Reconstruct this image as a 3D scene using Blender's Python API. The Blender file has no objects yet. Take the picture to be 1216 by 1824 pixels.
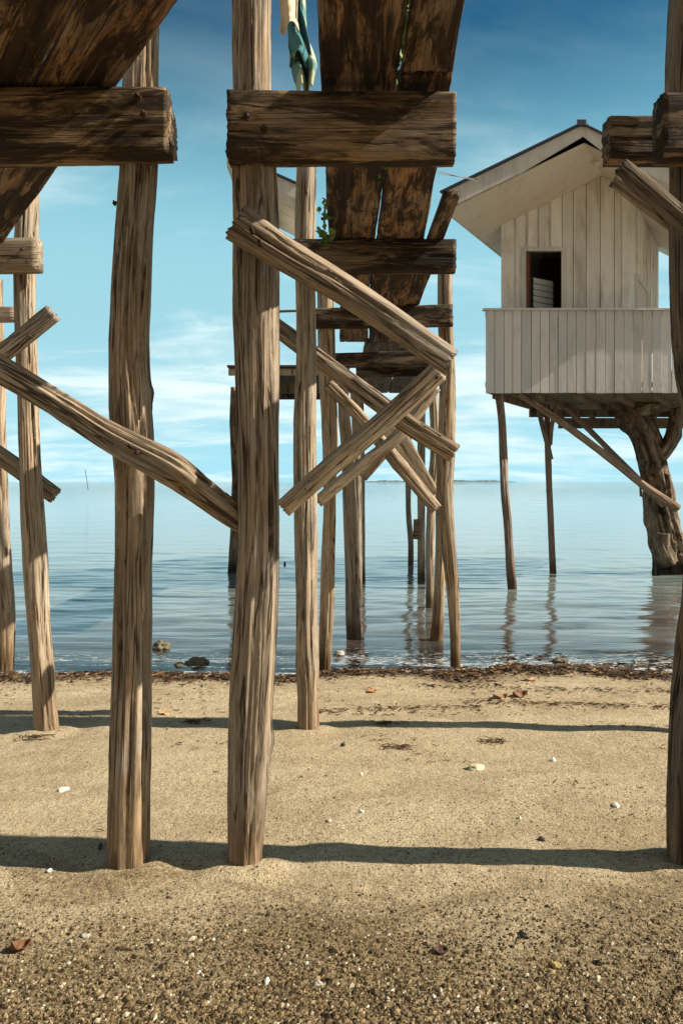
import bpy, bmesh, math, random
from mathutils import Vector, Matrix, noise as mn

random.seed(11)
S = bpy.context.scene
COL = S.collection
R = math.radians

# ------------------------------------------------------------------ camera
F = 1300.0          # focal length in pixels of the 1216 x 1824 photograph
HZ = 858.0          # horizon row
EYE = 1.5
cam_d = bpy.data.cameras.new('camera')
cam_d.sensor_fit = 'VERTICAL'
cam_d.sensor_height = 36.0
cam_d.lens = 36.0 * F / 1824.0
cam_d.shift_y = -(912.0 - HZ) / 1824.0
cam_d.clip_start = 0.05
cam_d.clip_end = 20000
cam = bpy.data.objects.new('camera', cam_d)
COL.objects.link(cam)
cam.location = (0, 0, EYE)
cam.rotation_euler = (R(90), 0, 0)
S.camera = cam

# ------------------------------------------------------------------ light
SUN_EL, SUN_AZ = 38.0, 3.5        # sun on the right, a touch behind the camera
to_sun = Vector((math.cos(R(SUN_EL)) * math.cos(R(SUN_AZ)),
                 -math.cos(R(SUN_EL)) * math.sin(R(SUN_AZ)),
                 math.sin(R(SUN_EL))))
sd = bpy.data.lights.new('sun', 'SUN')
sd.energy = 5.0
sd.angle = R(0.5)
sd.color = (1.0, 0.90, 0.74)
so = bpy.data.objects.new('sun', sd)
COL.objects.link(so)
so.rotation_euler = to_sun.to_track_quat('Z', 'Y').to_euler()
so.location = (20, -2, 16)

S.view_settings.view_transform = 'Standard'
S.view_settings.look = 'None'
S.view_settings.gamma = 1
S.view_settings.exposure = 0.74


class NT:
    """tiny node helper"""
    def __init__(self, tree):
        self.t = tree

    def n(self, typ, **kw):
        nd = self.t.nodes.new(typ)
        for k, v in kw.items():
            setattr(nd, k, v)
        return nd

    def link(self, a, b):
        self.t.links.new(a, b)

    def setin(self, sock, v):
        if isinstance(v, bpy.types.NodeSocket):
            self.link(v, sock)
        elif isinstance(v, (tuple, list)) and len(v) == 3 and sock.type == 'RGBA':
            sock.default_value = (*v, 1)
        else:
            sock.default_value = v

    def math(self, op, a, b=0.0, c=None, clamp=False):
        nd = self.n('ShaderNodeMath', operation=op, use_clamp=clamp)
        self.setin(nd.inputs[0], a)
        self.setin(nd.inputs[1], b)
        if c is not None:
            self.setin(nd.inputs[2], c)
        return nd.outputs[0]

    def mix(self, fac, a, b, blend='MIX'):
        nd = self.n('ShaderNodeMix', data_type='RGBA', blend_type=blend)
        self.setin(nd.inputs[0], fac)
        self.setin(nd.inputs[6], a)
        self.setin(nd.inputs[7], b)
        return nd.outputs[2]

    def noise(self, vec, scale=1.0, detail=4.0, rough=0.55, dist=0.0):
        nd = self.n('ShaderNodeTexNoise')
        self.link(vec, nd.inputs['Vector'])
        nd.inputs['Scale'].default_value = scale
        nd.inputs['Detail'].default_value = detail
        nd.inputs['Roughness'].default_value = rough
        nd.inputs['Distortion'].default_value = dist
        return nd.outputs[0]

    def mapping(self, vec, scale=(1, 1, 1), loc=(0, 0, 0), rot=(0, 0, 0)):
        nd = self.n('ShaderNodeMapping')
        self.link(vec, nd.inputs['Vector'])
        nd.inputs['Scale'].default_value = scale
        nd.inputs['Location'].default_value = loc
        nd.inputs['Rotation'].default_value = rot
        return nd.outputs[0]

    def step(self, v, lo, hi, smooth=True):
        nd = self.n('ShaderNodeMapRange')
        nd.interpolation_type = 'SMOOTHSTEP' if smooth else 'LINEAR'
        self.setin(nd.inputs['Value'], v)
        nd.inputs['From Min'].default_value = lo
        nd.inputs['From Max'].default_value = hi
        return nd.outputs[0]

    def ramp(self, v, stops):
        nd = self.n('ShaderNodeValToRGB')
        self.setin(nd.inputs[0], v)
        cr = nd.color_ramp
        while len(cr.elements) > 1:
            cr.elements.remove(cr.elements[-1])
        cr.elements[0].position = stops[0][0]
        cr.elements[0].color = (*stops[0][1], 1)
        for p, c in stops[1:]:
            e = cr.elements.new(p)
            e.color = (*c, 1)
        return nd.outputs[0]


# ------------------------------------------------------------------ sky
w = bpy.data.worlds.new('World')
S.world = w
w.use_nodes = True
w.node_tree.nodes.clear()
T = NT(w.node_tree)
sky = T.n('ShaderNodeTexSky')
sky.sky_type = 'NISHITA'
sky.sun_disc = False
sky.sun_elevation = R(SUN_EL)
sky.sun_rotation = R(90 + SUN_AZ)
sky.air_density = 1.3
sky.dust_density = 0.5
sky.ozone_density = 1.2
tc = T.n('ShaderNodeTexCoord')
sep = T.n('ShaderNodeSeparateXYZ')
T.link(tc.outputs['Generated'], sep.inputs[0])
zc = T.math('MAXIMUM', sep.outputs[2], 0.0)
den = T.math('ADD', zc, 0.16)
cx = T.math('DIVIDE', sep.outputs[0], den)
cy = T.math('DIVIDE', sep.outputs[1], den)
cmb = T.n('ShaderNodeCombineXYZ')
T.link(cx, cmb.inputs[0])
T.link(cy, cmb.inputs[1])
v1 = T.mapping(cmb.outputs[0], (0.55, 0.9, 1), (3.1, 1.7, 0), (0, 0, R(14)))
n1 = T.noise(v1, 1.0, 7.0, 0.56, 0.6)
v2 = T.mapping(cmb.outputs[0], (1.7, 3.4, 1), (0.4, 5.2, 0), (0, 0, R(20)))
n2 = T.noise(v2, 1.0, 6.0, 0.6, 0.9)
cl = T.math('ADD', T.math('MULTIPLY', n1, 0.7), T.math('MULTIPLY', n2, 0.3))
cl = T.step(cl, 0.42, 0.63)
# thick low sheet of cloud at middle heights, thinning towards the zenith
low = T.math('SUBTRACT', 1.0, T.step(zc, 0.22, 0.54))
band = T.step(zc, 0.02, 0.14)
amt = T.math('MULTIPLY', cl, T.math('ADD', T.math('MULTIPLY', low, 0.74), 0.07))
veil = T.math('MULTIPLY', T.math('MULTIPLY', low, band), 0.28)
sea_side = T.math('ADD', T.math('MULTIPLY', T.step(sep.outputs[1], -0.35, 0.35), 0.8), 0.2)  # clouds thinned behind the camera to lower the ambient light
amt = T.math('MULTIPLY', T.math('ADD', amt, veil, clamp=True), sea_side)
tint = T.mix(1.0, sky.outputs[0], (0.08, 0.50, 0.66), 'MULTIPLY')
cloudcol = T.mix(1.0, (9.6, 11.4, 11.4), (1, 1, 1), 'MULTIPLY')
mid = T.math('SUBTRACT', 1.0, T.step(zc, 0.28, 0.56))
tint = T.mix(T.math('MULTIPLY', mid, 0.92), tint, (1.9, 6.3, 8.0))
hz = T.math('SUBTRACT', 1.0, T.step(zc, 0.0, 0.22))
tint = T.mix(T.math('MULTIPLY', hz, 0.85), tint, (5.2, 9.2, 10.6))
skyc = T.mix(amt, tint, cloudcol)
# warm-grey fill added to the unseen sky behind the camera, lighting camera-facing sides
behind_fill = T.math('SUBTRACT', 1.0, T.step(sep.outputs[1], -0.55, 0.12))
skyc = T.mix(T.math('MULTIPLY', behind_fill, 0.92), skyc, (4.1, 3.9, 3.5))
bg = T.n('ShaderNodeBackground')
T.link(skyc, bg.inputs[0])
bg.inputs[1].default_value = 0.056
wo = T.n('ShaderNodeOutputWorld')
T.link(bg.outputs[0], wo.inputs[0])

# ------------------------------------------------------------------ geometry helpers
WATER = -0.20


def smooth(a, b, x):
    t = max(0.0, min(1.0, (x - a) / (b - a)))
    return t * t * (3 - 2 * t)


def ground(x, y):
    z = 0.0
    if y > 2.5:
        z = -0.052 * (y - 2.5)
    if y > 6.3:
        z -= 0.07 * (y - 6.3)
    z = max(z, -2.6)
    k = 1.0
    z += 0.018 * k * mn.noise(Vector((x * 0.9, y * 0.9, 3.3)))
    z += 0.014 * mn.noise(Vector((x * 0.55 + 9, y * 2.3, 1.1))) * smooth(3.5, 5.5, y)
    z += 0.008 * mn.noise(Vector((x * 4.0, y * 4.0, 7.7))) + 0.006 * mn.noise(Vector((x * 2.1, y * 2.4, 3.7)))
    z += (0.05 * mn.noise(Vector((x * 0.33 + 4, 0.5, 2.0))) + 0.022 * mn.noise(Vector((x * 1.1, 0.5, 4.0)))) * smooth(5.2, 6.6, y)
    return z


def P(px, py, Y):
    return Vector(((px - 608.0) / F * Y, Y, EYE + (HZ - py) / F * Y))


def on_ground(px, py):
    """where the line of sight of a photograph pixel meets sand or water"""
    Y = 1.0
    while Y < 60:
        p = P(px, py, Y)
        if p.z <= max(ground(p.x, p.y), WATER):
            return p
        Y += 0.004
    return P(px, py, 60)


def tag(o, label=None, cat=None, group=None, kind=None):
    if label:
        o['label'] = label
    if cat:
        o['category'] = cat
    if group:
        o['group'] = group
    if kind:
        o['kind'] = kind
    return o


def empty(name, loc, label=None, cat=None, group=None):
    o = bpy.data.objects.new(name, None)
    COL.objects.link(o)
    o.location = loc
    o.empty_display_size = 0.2
    return tag(o, label, cat, group)


def link(name, me, mat, parent=None):
    o = bpy.data.objects.new(name, me)
    COL.objects.link(o)
    if mat is not None:
        if isinstance(mat, (list, tuple)):
            for m in mat:
                me.materials.append(m)
        else:
            me.materials.append(mat)
    if parent is not None:
        o.parent = parent
        q, off = parent, Vector((0, 0, 0))
        while q is not None:
            off += q.location
            q = q.parent
        o.location = -off
    return o


def from_data(name, verts, faces, mat, parent=None, sm=False, attr=None):
    me = bpy.data.meshes.new(name)
    me.from_pydata(verts, [], faces)
    if attr is not None:
        a = me.attributes.new('wood', 'FLOAT_VECTOR', 'POINT')
        flat = [c for v in attr for c in v]
        a.data.foreach_set('vector', flat)
    if sm:
        me.polygons.foreach_set('use_smooth', [True] * len(me.polygons))
    me.update()
    return link(name, me, mat, parent)


def resample(pts, step):
    """Catmull-Rom through [(Vector, a, b)], even steps"""
    out = []
    n = len(pts)
    for i in range(n - 1):
        p0 = pts[max(0, i - 1)]
        p1 = pts[i]
        p2 = pts[i + 1]
        p3 = pts[min(n - 1, i + 2)]
        L = (p2[0] - p1[0]).length
        k = max(2, int(L / step))
        for j in range(k):
            t = j / k
            def cr(a, b, c, d):
                return 0.5 * ((2 * b) + (c - a) * t + (2 * a - 5 * b + 4 * c - d) * t * t + (3 * b - a - 3 * c + d) * t ** 3)
            out.append((cr(p0[0], p1[0], p2[0], p3[0]), p1[1] + (p2[1] - p1[1]) * t, p1[2] + (p2[2] - p1[2]) * t))
    out.append(pts[-1])
    return out


SEED = [0]


def sweep_data(pts, ref, N=56, step=0.016, square=0.0, rough=1.0, crack=1.0, endj=0.012, knots=2):
    """pts: [(Vector, half width along b, half width along n)]; square 0 = log, >0 = sawn timber with that corner radius share"""
    SEED[0] += 1
    so_ = SEED[0] * 13.37
    rg = random.Random(SEED[0])
    ring = resample(pts, step)
    verts, faces, attr = [], [], []
    s = 0.0
    M = len(ring)
    total = sum((ring[i + 1][0] - ring[i][0]).length for i in range(M - 1))
    kn = [(rg.uniform(0, 2 * math.pi), rg.uniform(0.08, 0.92) * total, rg.uniform(0.25, 0.5)) for _ in range(knots)]
    gr = []
    if square <= 0:
        for k in range(int(round(4 * crack))):
            L = rg.uniform(0.25, 0.75) * total
            c0_ = rg.uniform(0.05, 0.95) * total
            gr.append((math.pi + rg.uniform(0.12, 0.88) * math.pi, c0_ - L / 2, c0_ + L / 2, rg.uniform(0.07, 0.15), rg.uniform(0.14, 0.30), rg.uniform(0, 50)))
    for i in range(M):
        c, a, b_ = ring[i]
        if i > 0:
            s += (c - ring[i - 1][0]).length
        t = (ring[min(M - 1, i + 1)][0] - ring[max(0, i - 1)][0]).normalized()
        n = (ref - t * ref.dot(t)).normalized()
        b = t.cross(n)
        for j in range(N):
            ph = 2 * math.pi * j / N
            cp, sp = math.cos(ph), math.sin(ph)
            if square > 0:
                e = square
                d = (abs(cp) ** e + abs(sp) ** e) ** (-1.0 / e)
                x, y = cp * d, sp * d
            else:
                x, y = cp, sp
            q = Vector((cp, sp, 0))
            k = 1.0
            if square > 0:
                k += 0.035 * rough * mn.noise(Vector((x * 1.6 + so_, y * 1.6, s * 2.2)))
                k += 0.022 * rough * mn.noise(Vector((x * 6 + so_, y * 6, s * 1.1)))
                k += 0.012 * rough * mn.noise(Vector((x * 9 + so_, y * 9, s * 18)))
                cr_ = mn.noise(Vector((x * 3.4 + so_, y * 3.4 + 5, s * 0.5)))
                if abs(cr_) < 0.035 and mn.noise(Vector((so_, 3, s * 1.3))) > -0.15:
                    k -= 0.10 * crack * (1 - abs(cr_) / 0.035)
            else:
                k += 0.12 * rough * mn.noise(Vector((cp * 0.9 + so_, sp * 0.9, s * 1.6)))
                k += 0.12 * rough * mn.noise(Vector((cp * 2.3 + so_, sp * 2.3, s * 0.8)))
                k += 0.075 * rough * mn.noise(Vector((cp * 7 + so_, sp * 7, s * 0.7)))
                k += 0.026 * rough * mn.noise(Vector((cp * 14 + so_, sp * 14, s * 7))) + 0.012 * mn.noise(Vector((cp * 5 + so_, sp * 5, s * 30)))
                cr_ = mn.noise(Vector((cp * 2.6 + so_, sp * 2.6 + 4, s * 0.42)))
                if abs(cr_) < 0.05 and mn.noise(Vector((so_ + 7, 3, s * 0.9))) > -0.2:
                    k -= 0.24 * crack * (1 - abs(cr_) / 0.05)
                for (ga, g0, g1_, gw, gd, gs) in gr:
                    if g0 < s < g1_:
                        da = abs((ph - ga - 0.5 * mn.noise(Vector((gs, s * 1.1, 0))) + math.pi) % (2 * math.pi) - math.pi)
                        if da < gw:
                            k -= gd * crack ** 0.5 * (1 - da / gw) ** 0.7 * min(1.0, 6 * (s - g0) / (g1_ - g0), 6 * (g1_ - s) / (g1_ - g0))
                for (ka, ks, kr) in kn:
                    da = (ph - ka + math.pi) % (2 * math.pi) - math.pi
                    dd = (da * a) ** 2 + (s - ks) ** 2
                    rr = (a * kr * 1.6) ** 2
                    k += 0.13 * rough * math.exp(-dd / rr)
            off = 0.0
            if i == 0 or i == M - 1:
                off = rg.uniform(-endj, endj)
            verts.append(c + b * (x * a * k) + n * (y * b_ * k) + t * off)
            attr.append((x * a + so_, y * b_, s + so_ * 0.7))
    for i in range(M - 1):
        o0, o1 = i * N, (i + 1) * N
        for j in range(N):
            j2 = (j + 1) % N
            faces.append((o0 + j, o0 + j2, o1 + j2, o1 + j))
    c0 = len(verts)
    verts.append(ring[0][0].copy())
    attr.append((so_, 0, so_ * 0.7))
    verts.append(ring[-1][0].copy())
    attr.append((so_, 0, s + so_ * 0.7))
    for j in range(N):
        j2 = (j + 1) % N
        faces.append((c0, j2, j))
        faces.append((c0 + 1, (M - 1) * N + j, (M - 1) * N + j2))
    return verts, faces, attr


YREF = Vector((0, 1, 0))
ZREF = Vector((0, 0, 1))


def log_px(name, spec, Y, mat, parent, foot=None, flat=1.0, rough=1.0, crack=1.0, N=None, knots=2, step=None):
    """round log given as [(px, py, half width px)] at depth Y (number or list)"""
    pts = []
    for i, (x, y, h) in enumerate(spec):
        d = Y[i] if isinstance(Y, (list, tuple)) else Y
        r = h / F * d
        pts.append((P(x, y, d), r, r * flat))
    if foot is not None:
        a, b = pts[-2][0], pts[-1][0]
        d = (b - a).normalized()
        pts.append((b + d * foot, pts[-1][1], pts[-1][2]))
    d0 = Y[0] if isinstance(Y, (list, tuple)) else Y
    st = step or 0.006 * d0
    v, f, a = sweep_data(pts, YREF, N=N or (84 if d0 < 5.2 else 44), step=st, rough=rough, crack=crack, knots=knots)
    return from_data(name, v, f, mat, parent, True, a)


def beam_px(name, x0, x1, yt0, yb0, yt1, yb1, Y, depth, mat, parent, Y1=None, rough=1.0, sq=9.0):
    """sawn timber seen from the front: top/bottom rows at both ends"""
    Y1 = Y if Y1 is None else Y1
    a = (P(x0, yt0, Y) + P(x0, yb0, Y)) / 2 + Vector((0, depth / 2, 0))
    b = (P(x1, yt1, Y1) + P(x1, yb1, Y1)) / 2 + Vector((0, depth / 2, 0))
    h0 = (yb0 - yt0) / F * Y / 2
    h1 = (yb1 - yt1) / F * Y1 / 2
    pts = [(a, h0, depth / 2), (a.lerp(b, .35), h0 * .65 + h1 * .35, depth / 2), (a.lerp(b, .7), h0 * .3 + h1 * .7, depth / 2), (b, h1, depth / 2)]
    v, f, at = sweep_data(pts, YREF, N=56, step=0.008 * Y, square=sq, rough=rough, endj=0.004)
    return from_data(name, v, f, mat, parent, True, at)


def plank(name, a, b, wa, wb, th, mat, parent, rough=1.6):
    pts = [(a, wa / 2, th / 2), (a.lerp(b, .33), wa * .33 + wb * .17, th / 2), (a.lerp(b, .66), wa * .17 + wb * .33, th / 2), (b, wb / 2, th / 2)]
    v, f, at = sweep_data(pts, ZREF, N=56, step=0.03, square=10.0, rough=rough)
    return from_data(name, v, f, mat, parent, True, at)


class MB:
    def __init__(self):
        self.v, self.f, self.a = [], [], []

    def hexa(self, p):           # p: 8 points, bottom 4 (ccw) then top 4
        o = len(self.v)
        self.v += [Vector(q) for q in p]
        so_ = random.uniform(0, 60)
        self.a += [(q[0] + so_, q[1], q[2] + so_) for q in p]
        for f in ((0, 3, 2, 1), (4, 5, 6, 7), (0, 1, 5, 4), (1, 2, 6, 5), (2, 3, 7, 6), (3, 0, 4, 7)):
            self.f.append(tuple(o + i for i in f))

    def box(self, x0, x1, y0, y1, z0, z1):
        self.hexa([(x0, y0, z0), (x1, y0, z0), (x1, y1, z0), (x0, y1, z0), (x0, y0, z1), (x1, y0, z1), (x1, y1, z1), (x0, y1, z1)])

    def bar(self, a, b, w, h, ref=ZREF):
        t = (b - a).normalized()
        n = (ref - t * ref.dot(t)).normalized()
        c = t.cross(n)
        q = []
        for e in (a, b):
            q.append([e - c * w / 2 - n * h / 2, e + c * w / 2 - n * h / 2, e + c * w / 2 + n * h / 2, e - c * w / 2 + n * h / 2])
        self.hexa([q[0][0], q[0][1], q[1][1], q[1][0], q[0][3], q[0][2], q[1][2], q[1][3]])

    def build(self, name, mat, parent=None, bevel=0.0, sm=False):
        o = from_data(name, self.v, self.f, mat, parent, sm, self.a)
        if bevel:
            m = o.modifiers.new('bevel', 'BEVEL')
            m.width = bevel
            m.segments = 1
        return o


# ------------------------------------------------------------------ materials
def new_mat(name):
    m = bpy.data.materials.new(name)
    m.use_nodes = True
    t = NT(m.node_tree)
    b = m.node_tree.nodes['Principled BSDF']
    return m, t, b


def wood(name, pale, mid, dark, blotch=0.0, blotch_col=(0.02, 0.014, 0.01), streak=0.5, rough=0.85, bump=0.6, warm=(0.36, 0.2, 0.1), warm_amt=0.25):
    m, t, b = new_mat(name)
    at = t.n('ShaderNodeAttribute', attribute_name='wood')
    vec = at.outputs['Vector']
    g1 = t.noise(t.mapping(vec, (85, 85, 5)), 1, 6, 0.7, 0.6)
    g2 = t.noise(t.mapping(vec, (17, 17, 1.3)), 1, 6, 0.66, 1.1)
    g3 = t.noise(t.mapping(vec, (5, 5, 1.6)), 1, 5, 0.65, 0.8)
    g4 = t.noise(t.mapping(vec, (26, 26, 0.7)), 1, 3, 0.5, 0.7)
    fine = t.noise(t.mapping(vec, (160, 160, 40)), 1, 3, 0.6)
    c = t.mix(t.step(g2, 0.32, 0.66), mid, pale)
    g6 = t.noise(t.mapping(vec, (2.6, 2.6, 1.1), (7, 7, 1)), 1, 6, 0.7, 1.0)
    grey = sum(pale) / 3
    c = t.mix(t.math('MULTIPLY', t.step(g6, 0.42, 0.62), 0.5), c, t.mix(t.step(g1, 0.4, 0.65), (grey * 1.05, grey * 0.98, grey * 0.88), (grey * 0.5, grey * 0.44, grey * 0.37)))
    c = t.mix(t.math('MULTIPLY', t.step(g3, 0.5, 0.72), warm_amt), c, warm)
    c = t.mix(t.math('MULTIPLY', t.step(g1, 0.48, 0.74), streak), c, dark)
    g5 = t.noise(t.mapping(vec, (52, 52, 1.9), (5, 2, 9)), 1, 6, 0.7, 0.7)
    c = t.mix(t.math('MULTIPLY', t.step(g5, 0.52, 0.62), streak * 0.65), c, t.mix(0.35, dark, mid))
    crack = t.math('SUBTRACT', 1.0, t.step(t.math('ABSOLUTE', t.math('SUBTRACT', g4, 0.5)), 0.008, 0.026))
    gate = t.step(g3, 0.38, 0.50)
    crack = t.math('MULTIPLY', crack, gate)
    c = t.mix(t.math('MULTIPLY', crack, 0.85), c, dark)
    if blotch > 0:
        bl = t.noise(t.mapping(vec, (11, 11, 2.1), (3, 1, 7)), 1, 8, 0.72, 0.7)
        c = t.mix(t.math('MULTIPLY', t.step(bl, 0.60 - 0.2 * blotch, 0.72 - 0.2 * blotch), 0.9), c, blotch_col)
    c = t.mix(t.math('MULTIPLY', t.step(fine, 0.35, 0.7), 0.22), c, t.mix(1.0, c, (1.6, 1.55, 1.5), 'MULTIPLY'))
    # algae and soaked wood at the water line
    geo = t.n('ShaderNodeNewGeometry')
    sp = t.n('ShaderNodeSeparateXYZ')
    t.link(geo.outputs['Position'], sp.inputs[0])
    wn = t.noise(t.mapping(geo.outputs['Position'], (9, 9, 3)), 1, 3, 0.6)
    wz = t.math('ADD', sp.outputs[2], t.math('MULTIPLY', t.math('SUBTRACT', wn, 0.5), -0.22))
    yd = t.step(sp.outputs[1], 5.6, 6.4)
    wet = t.math('MULTIPLY', t.math('SUBTRACT', 1.0, t.step(wz, WATER + 0.10, WATER + 0.26)), yd)
    c = t.mix(t.math('MULTIPLY', wet, 0.85), c, (0.022, 0.017, 0.010))
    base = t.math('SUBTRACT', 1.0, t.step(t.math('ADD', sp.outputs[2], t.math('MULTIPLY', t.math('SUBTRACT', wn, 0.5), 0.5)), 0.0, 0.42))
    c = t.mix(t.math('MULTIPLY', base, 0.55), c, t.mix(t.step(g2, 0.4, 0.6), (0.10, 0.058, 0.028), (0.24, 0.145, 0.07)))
    rnd = t.n('ShaderNodeObjectInfo')
    hsv = t.n('ShaderNodeHueSaturation')
    t.link(c, hsv.inputs['Color'])
    t.link(t.math('ADD', t.math('MULTIPLY', rnd.outputs['Random'], 0.3), 0.85), hsv.inputs['Value'])
    t.link(t.math('ADD', t.math('MULTIPLY', rnd.outputs['Random'], 0.25), 0.85), hsv.inputs['Saturation'])
    t.link(hsv.outputs[0], b.inputs['Base Color'])
    b.inputs['Roughness'].default_value = rough
    b.inputs['Specular IOR Level'].default_value = 0.2
    hgt = t.math('SUBTRACT', t.math('ADD', t.math('MULTIPLY', g1, -0.5), t.math('MULTIPLY', fine, 0.15)), t.math('MULTIPLY', crack, 0.9))
    bp = t.n('ShaderNodeBump')
    bp.inputs['Strength'].default_value = bump
    bp.inputs['Distance'].default_value = 0.008
    t.link(hgt, bp.inputs['Height'])
    t.link(bp.outputs[0], b.inputs['Normal'])
    return m


W_POST = wood('weathered_post', (0.42, 0.325, 0.225), (0.22, 0.158, 0.102), (0.028, 0.019, 0.012), streak=0.85)
W_GREY = wood('silvered_log', (0.47, 0.375, 0.265), (0.30, 0.225, 0.15), (0.055, 0.037, 0.022), streak=0.7, warm_amt=0.2)
W_BEAM = wood('stained_beam', (0.31, 0.215, 0.125), (0.13, 0.085, 0.046), (0.018, 0.012, 0.007), blotch=0.9, streak=0.75)
W_PLANK = wood('charred_plank', (0.34, 0.205, 0.115), (0.13, 0.072, 0.037), (0.012, 0.008, 0.005), blotch=0.86, streak=0.45, warm=(0.62, 0.30, 0.14), warm_amt=0.5)
W_DARK = wood('old_dark_wood', (0.22, 0.16, 0.10), (0.12, 0.085, 0.055), (0.02, 0.014, 0.01), blotch=0.4)
W_STILT = wood('stilt_wood', (0.34, 0.235, 0.165), (0.22, 0.15, 0.105), (0.06, 0.04, 0.027), streak=0.4)


def bark_mat():
    m, t, b = new_mat('tree_bark')
    at = t.n('ShaderNodeAttribute', attribute_name='wood')
    vec = at.outputs['Vector']
    g1 = t.noise(t.mapping(vec, (9, 9, 2.6)), 1, 7, 0.72, 1.2)
    g2 = t.noise(t.mapping(vec, (2.2, 2.2, 1.4)), 1, 4, 0.6)
    c = t.ramp(g1, [(0.38, (0.03, 0.02, 0.013)), (0.5, (0.20, 0.14, 0.09)), (0.66, (0.42, 0.33, 0.23))])
    c = t.mix(t.math('MULTIPLY', t.step(g2, 0.5, 0.7), 0.5), c, (0.38, 0.30, 0.2))
    geo = t.n('ShaderNodeNewGeometry')
    sp = t.n('ShaderNodeSeparateXYZ')
    t.link(geo.outputs['Position'], sp.inputs[0])
    wz = t.math('ADD', sp.outputs[2], t.math('MULTIPLY', t.math('SUBTRACT', g1, 0.5), -0.5))
    c = t.mix(t.math('MULTIPLY', t.math('SUBTRACT', 1.0, t.step(wz, WATER + 0.12, WATER + 0.28)), 0.85), c, (0.02, 0.016, 0.01))
    t.link(c, b.inputs['Base Color'])
    b.inputs['Roughness'].default_value = 0.9
    bp = t.n('ShaderNodeBump')
    bp.inputs['Strength'].default_value = 1.0
    bp.inputs['Distance'].default_value = 0.09
    t.link(g1, bp.inputs['Height'])
    t.link(bp.outputs[0], b.inputs['Normal'])
    return m


BARK = bark_mat()


def paint(name, col, dirt, dirt_amt, board=0.0, rough=0.75):
    m, t, b = new_mat(name)
    at = t.n('ShaderNodeAttribute', attribute_name='wood')
    geo = t.n('ShaderNodeNewGeometry')
    pos = geo.outputs['Position']
    s1 = t.noise(t.mapping(pos, (5.5, 5.5, 0.9)), 1, 6, 0.65, 0.4)
    s2 = t.noise(t.mapping(pos, (1.6, 1.6, 1.3), (4, 2, 1)), 1, 5, 0.6)
    s3 = t.noise(t.mapping(pos, (22, 22, 14)), 1, 4, 0.7)
    c = t.mix(t.math('MULTIPLY', t.step(s1, 0.46, 0.75), dirt_amt), col, dirt)
    c = t.mix(t.math('MULTIPLY', t.step(s2, 0.5, 0.72), dirt_amt * 0.6), c, dirt)
    c = t.mix(t.math('MULTIPLY', t.step(s3, 0.62, 0.76), dirt_amt * 0.7), c, t.mix(0.5, dirt, (0.12, 0.09, 0.06)))
    ri = t.math('ADD', t.math('MULTIPLY', geo.outputs['Random Per Island'], board), 1.0 - board * 0.6)
    c2 = t.n('ShaderNodeHueSaturation')
    t.link(c, c2.inputs['Color'])
    t.link(ri, c2.inputs['Value'])
    t.link(c2.outputs[0], b.inputs['Base Color'])
    b.inputs['Roughness'].default_value = rough
    b.inputs['Specular IOR Level'].default_value = 0.3
    bp = t.n('ShaderNodeBump')
    bp.inputs['Strength'].default_value = 0.35
    bp.inputs['Distance'].default_value = 0.01
    t.link(t.math('ADD', s1, s3), bp.inputs['Height'])
    t.link(bp.outputs[0], b.inputs['Normal'])
    return m


PAINT_WALL = paint('cream_board_paint', (0.80, 0.77, 0.71), (0.42, 0.35, 0.28), 0.75, 0.2)
PAINT_RAIL = paint('grey_board_paint', (0.66, 0.645, 0.62), (0.42, 0.39, 0.36), 0.65, 0.26)
PAINT_SOFFIT = paint('soffit_paint', (0.74, 0.66, 0.55), (0.50, 0.41, 0.31), 0.4, 0.05)
PAINT_FASCIA = paint('fascia_paint', (0.62, 0.60, 0.56), (0.30, 0.28, 0.25), 0.6, 0.05)


def plain(name, col, rough=0.7, metal=0.0, var=0.25, scale=30.0, spec=0.4):
    m, t, b = new_mat(name)
    tc_ = t.n('ShaderNodeTexCoord')
    n = t.noise(tc_.outputs['Object'], scale, 4, 0.6)
    geo = t.n('ShaderNodeNewGeometry')
    k = t.math('ADD', t.math('MULTIPLY', n, var * 2), 1 - var)
    hsv = t.n('ShaderNodeHueSaturation')
    hsv.inputs['Color'].default_value = (*col, 1)
    t.link(k, hsv.inputs['Value'])
    t.link(hsv.outputs[0], b.inputs['Base Color'])
    b.inputs['Roughness'].default_value = rough
    b.inputs['Metallic'].default_value = metal
    b.inputs['Specular IOR Level'].default_value = spec
    bp = t.n('ShaderNodeBump')
    bp.inputs['Strength'].default_value = 0.4
    bp.inputs['Distance'].default_value = 0.004
    t.link(n, bp.inputs['Height'])
    t.link(bp.outputs[0], b.inputs['Normal'])
    return m


M_ROOF = plain('blue_roof_sheet', (0.035, 0.05, 0.085), 0.5)
M_NAIL = plain('rusty_iron', (0.05, 0.03, 0.022), 0.8, 0.3)
M_DOOR = plain('pale_door_paint', (0.60, 0.47, 0.37), 0.6, var=0.15, scale=4)
M_REDWOOD = plain('red_brown_trim', (0.16, 0.06, 0.035), 0.6)
M_LOUVRE = plain('louvre_glass', (0.55, 0.57, 0.55), 0.12, spec=0.6, var=0.1)
M_ROOM = plain('dim_plywood', (0.10, 0.07, 0.045), 0.8)
M_WIRE = plain('wire', (0.12, 0.11, 0.10), 0.6)
M_LAMP = plain('lamp_plastic', (0.7, 0.66, 0.58), 0.4)


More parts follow.
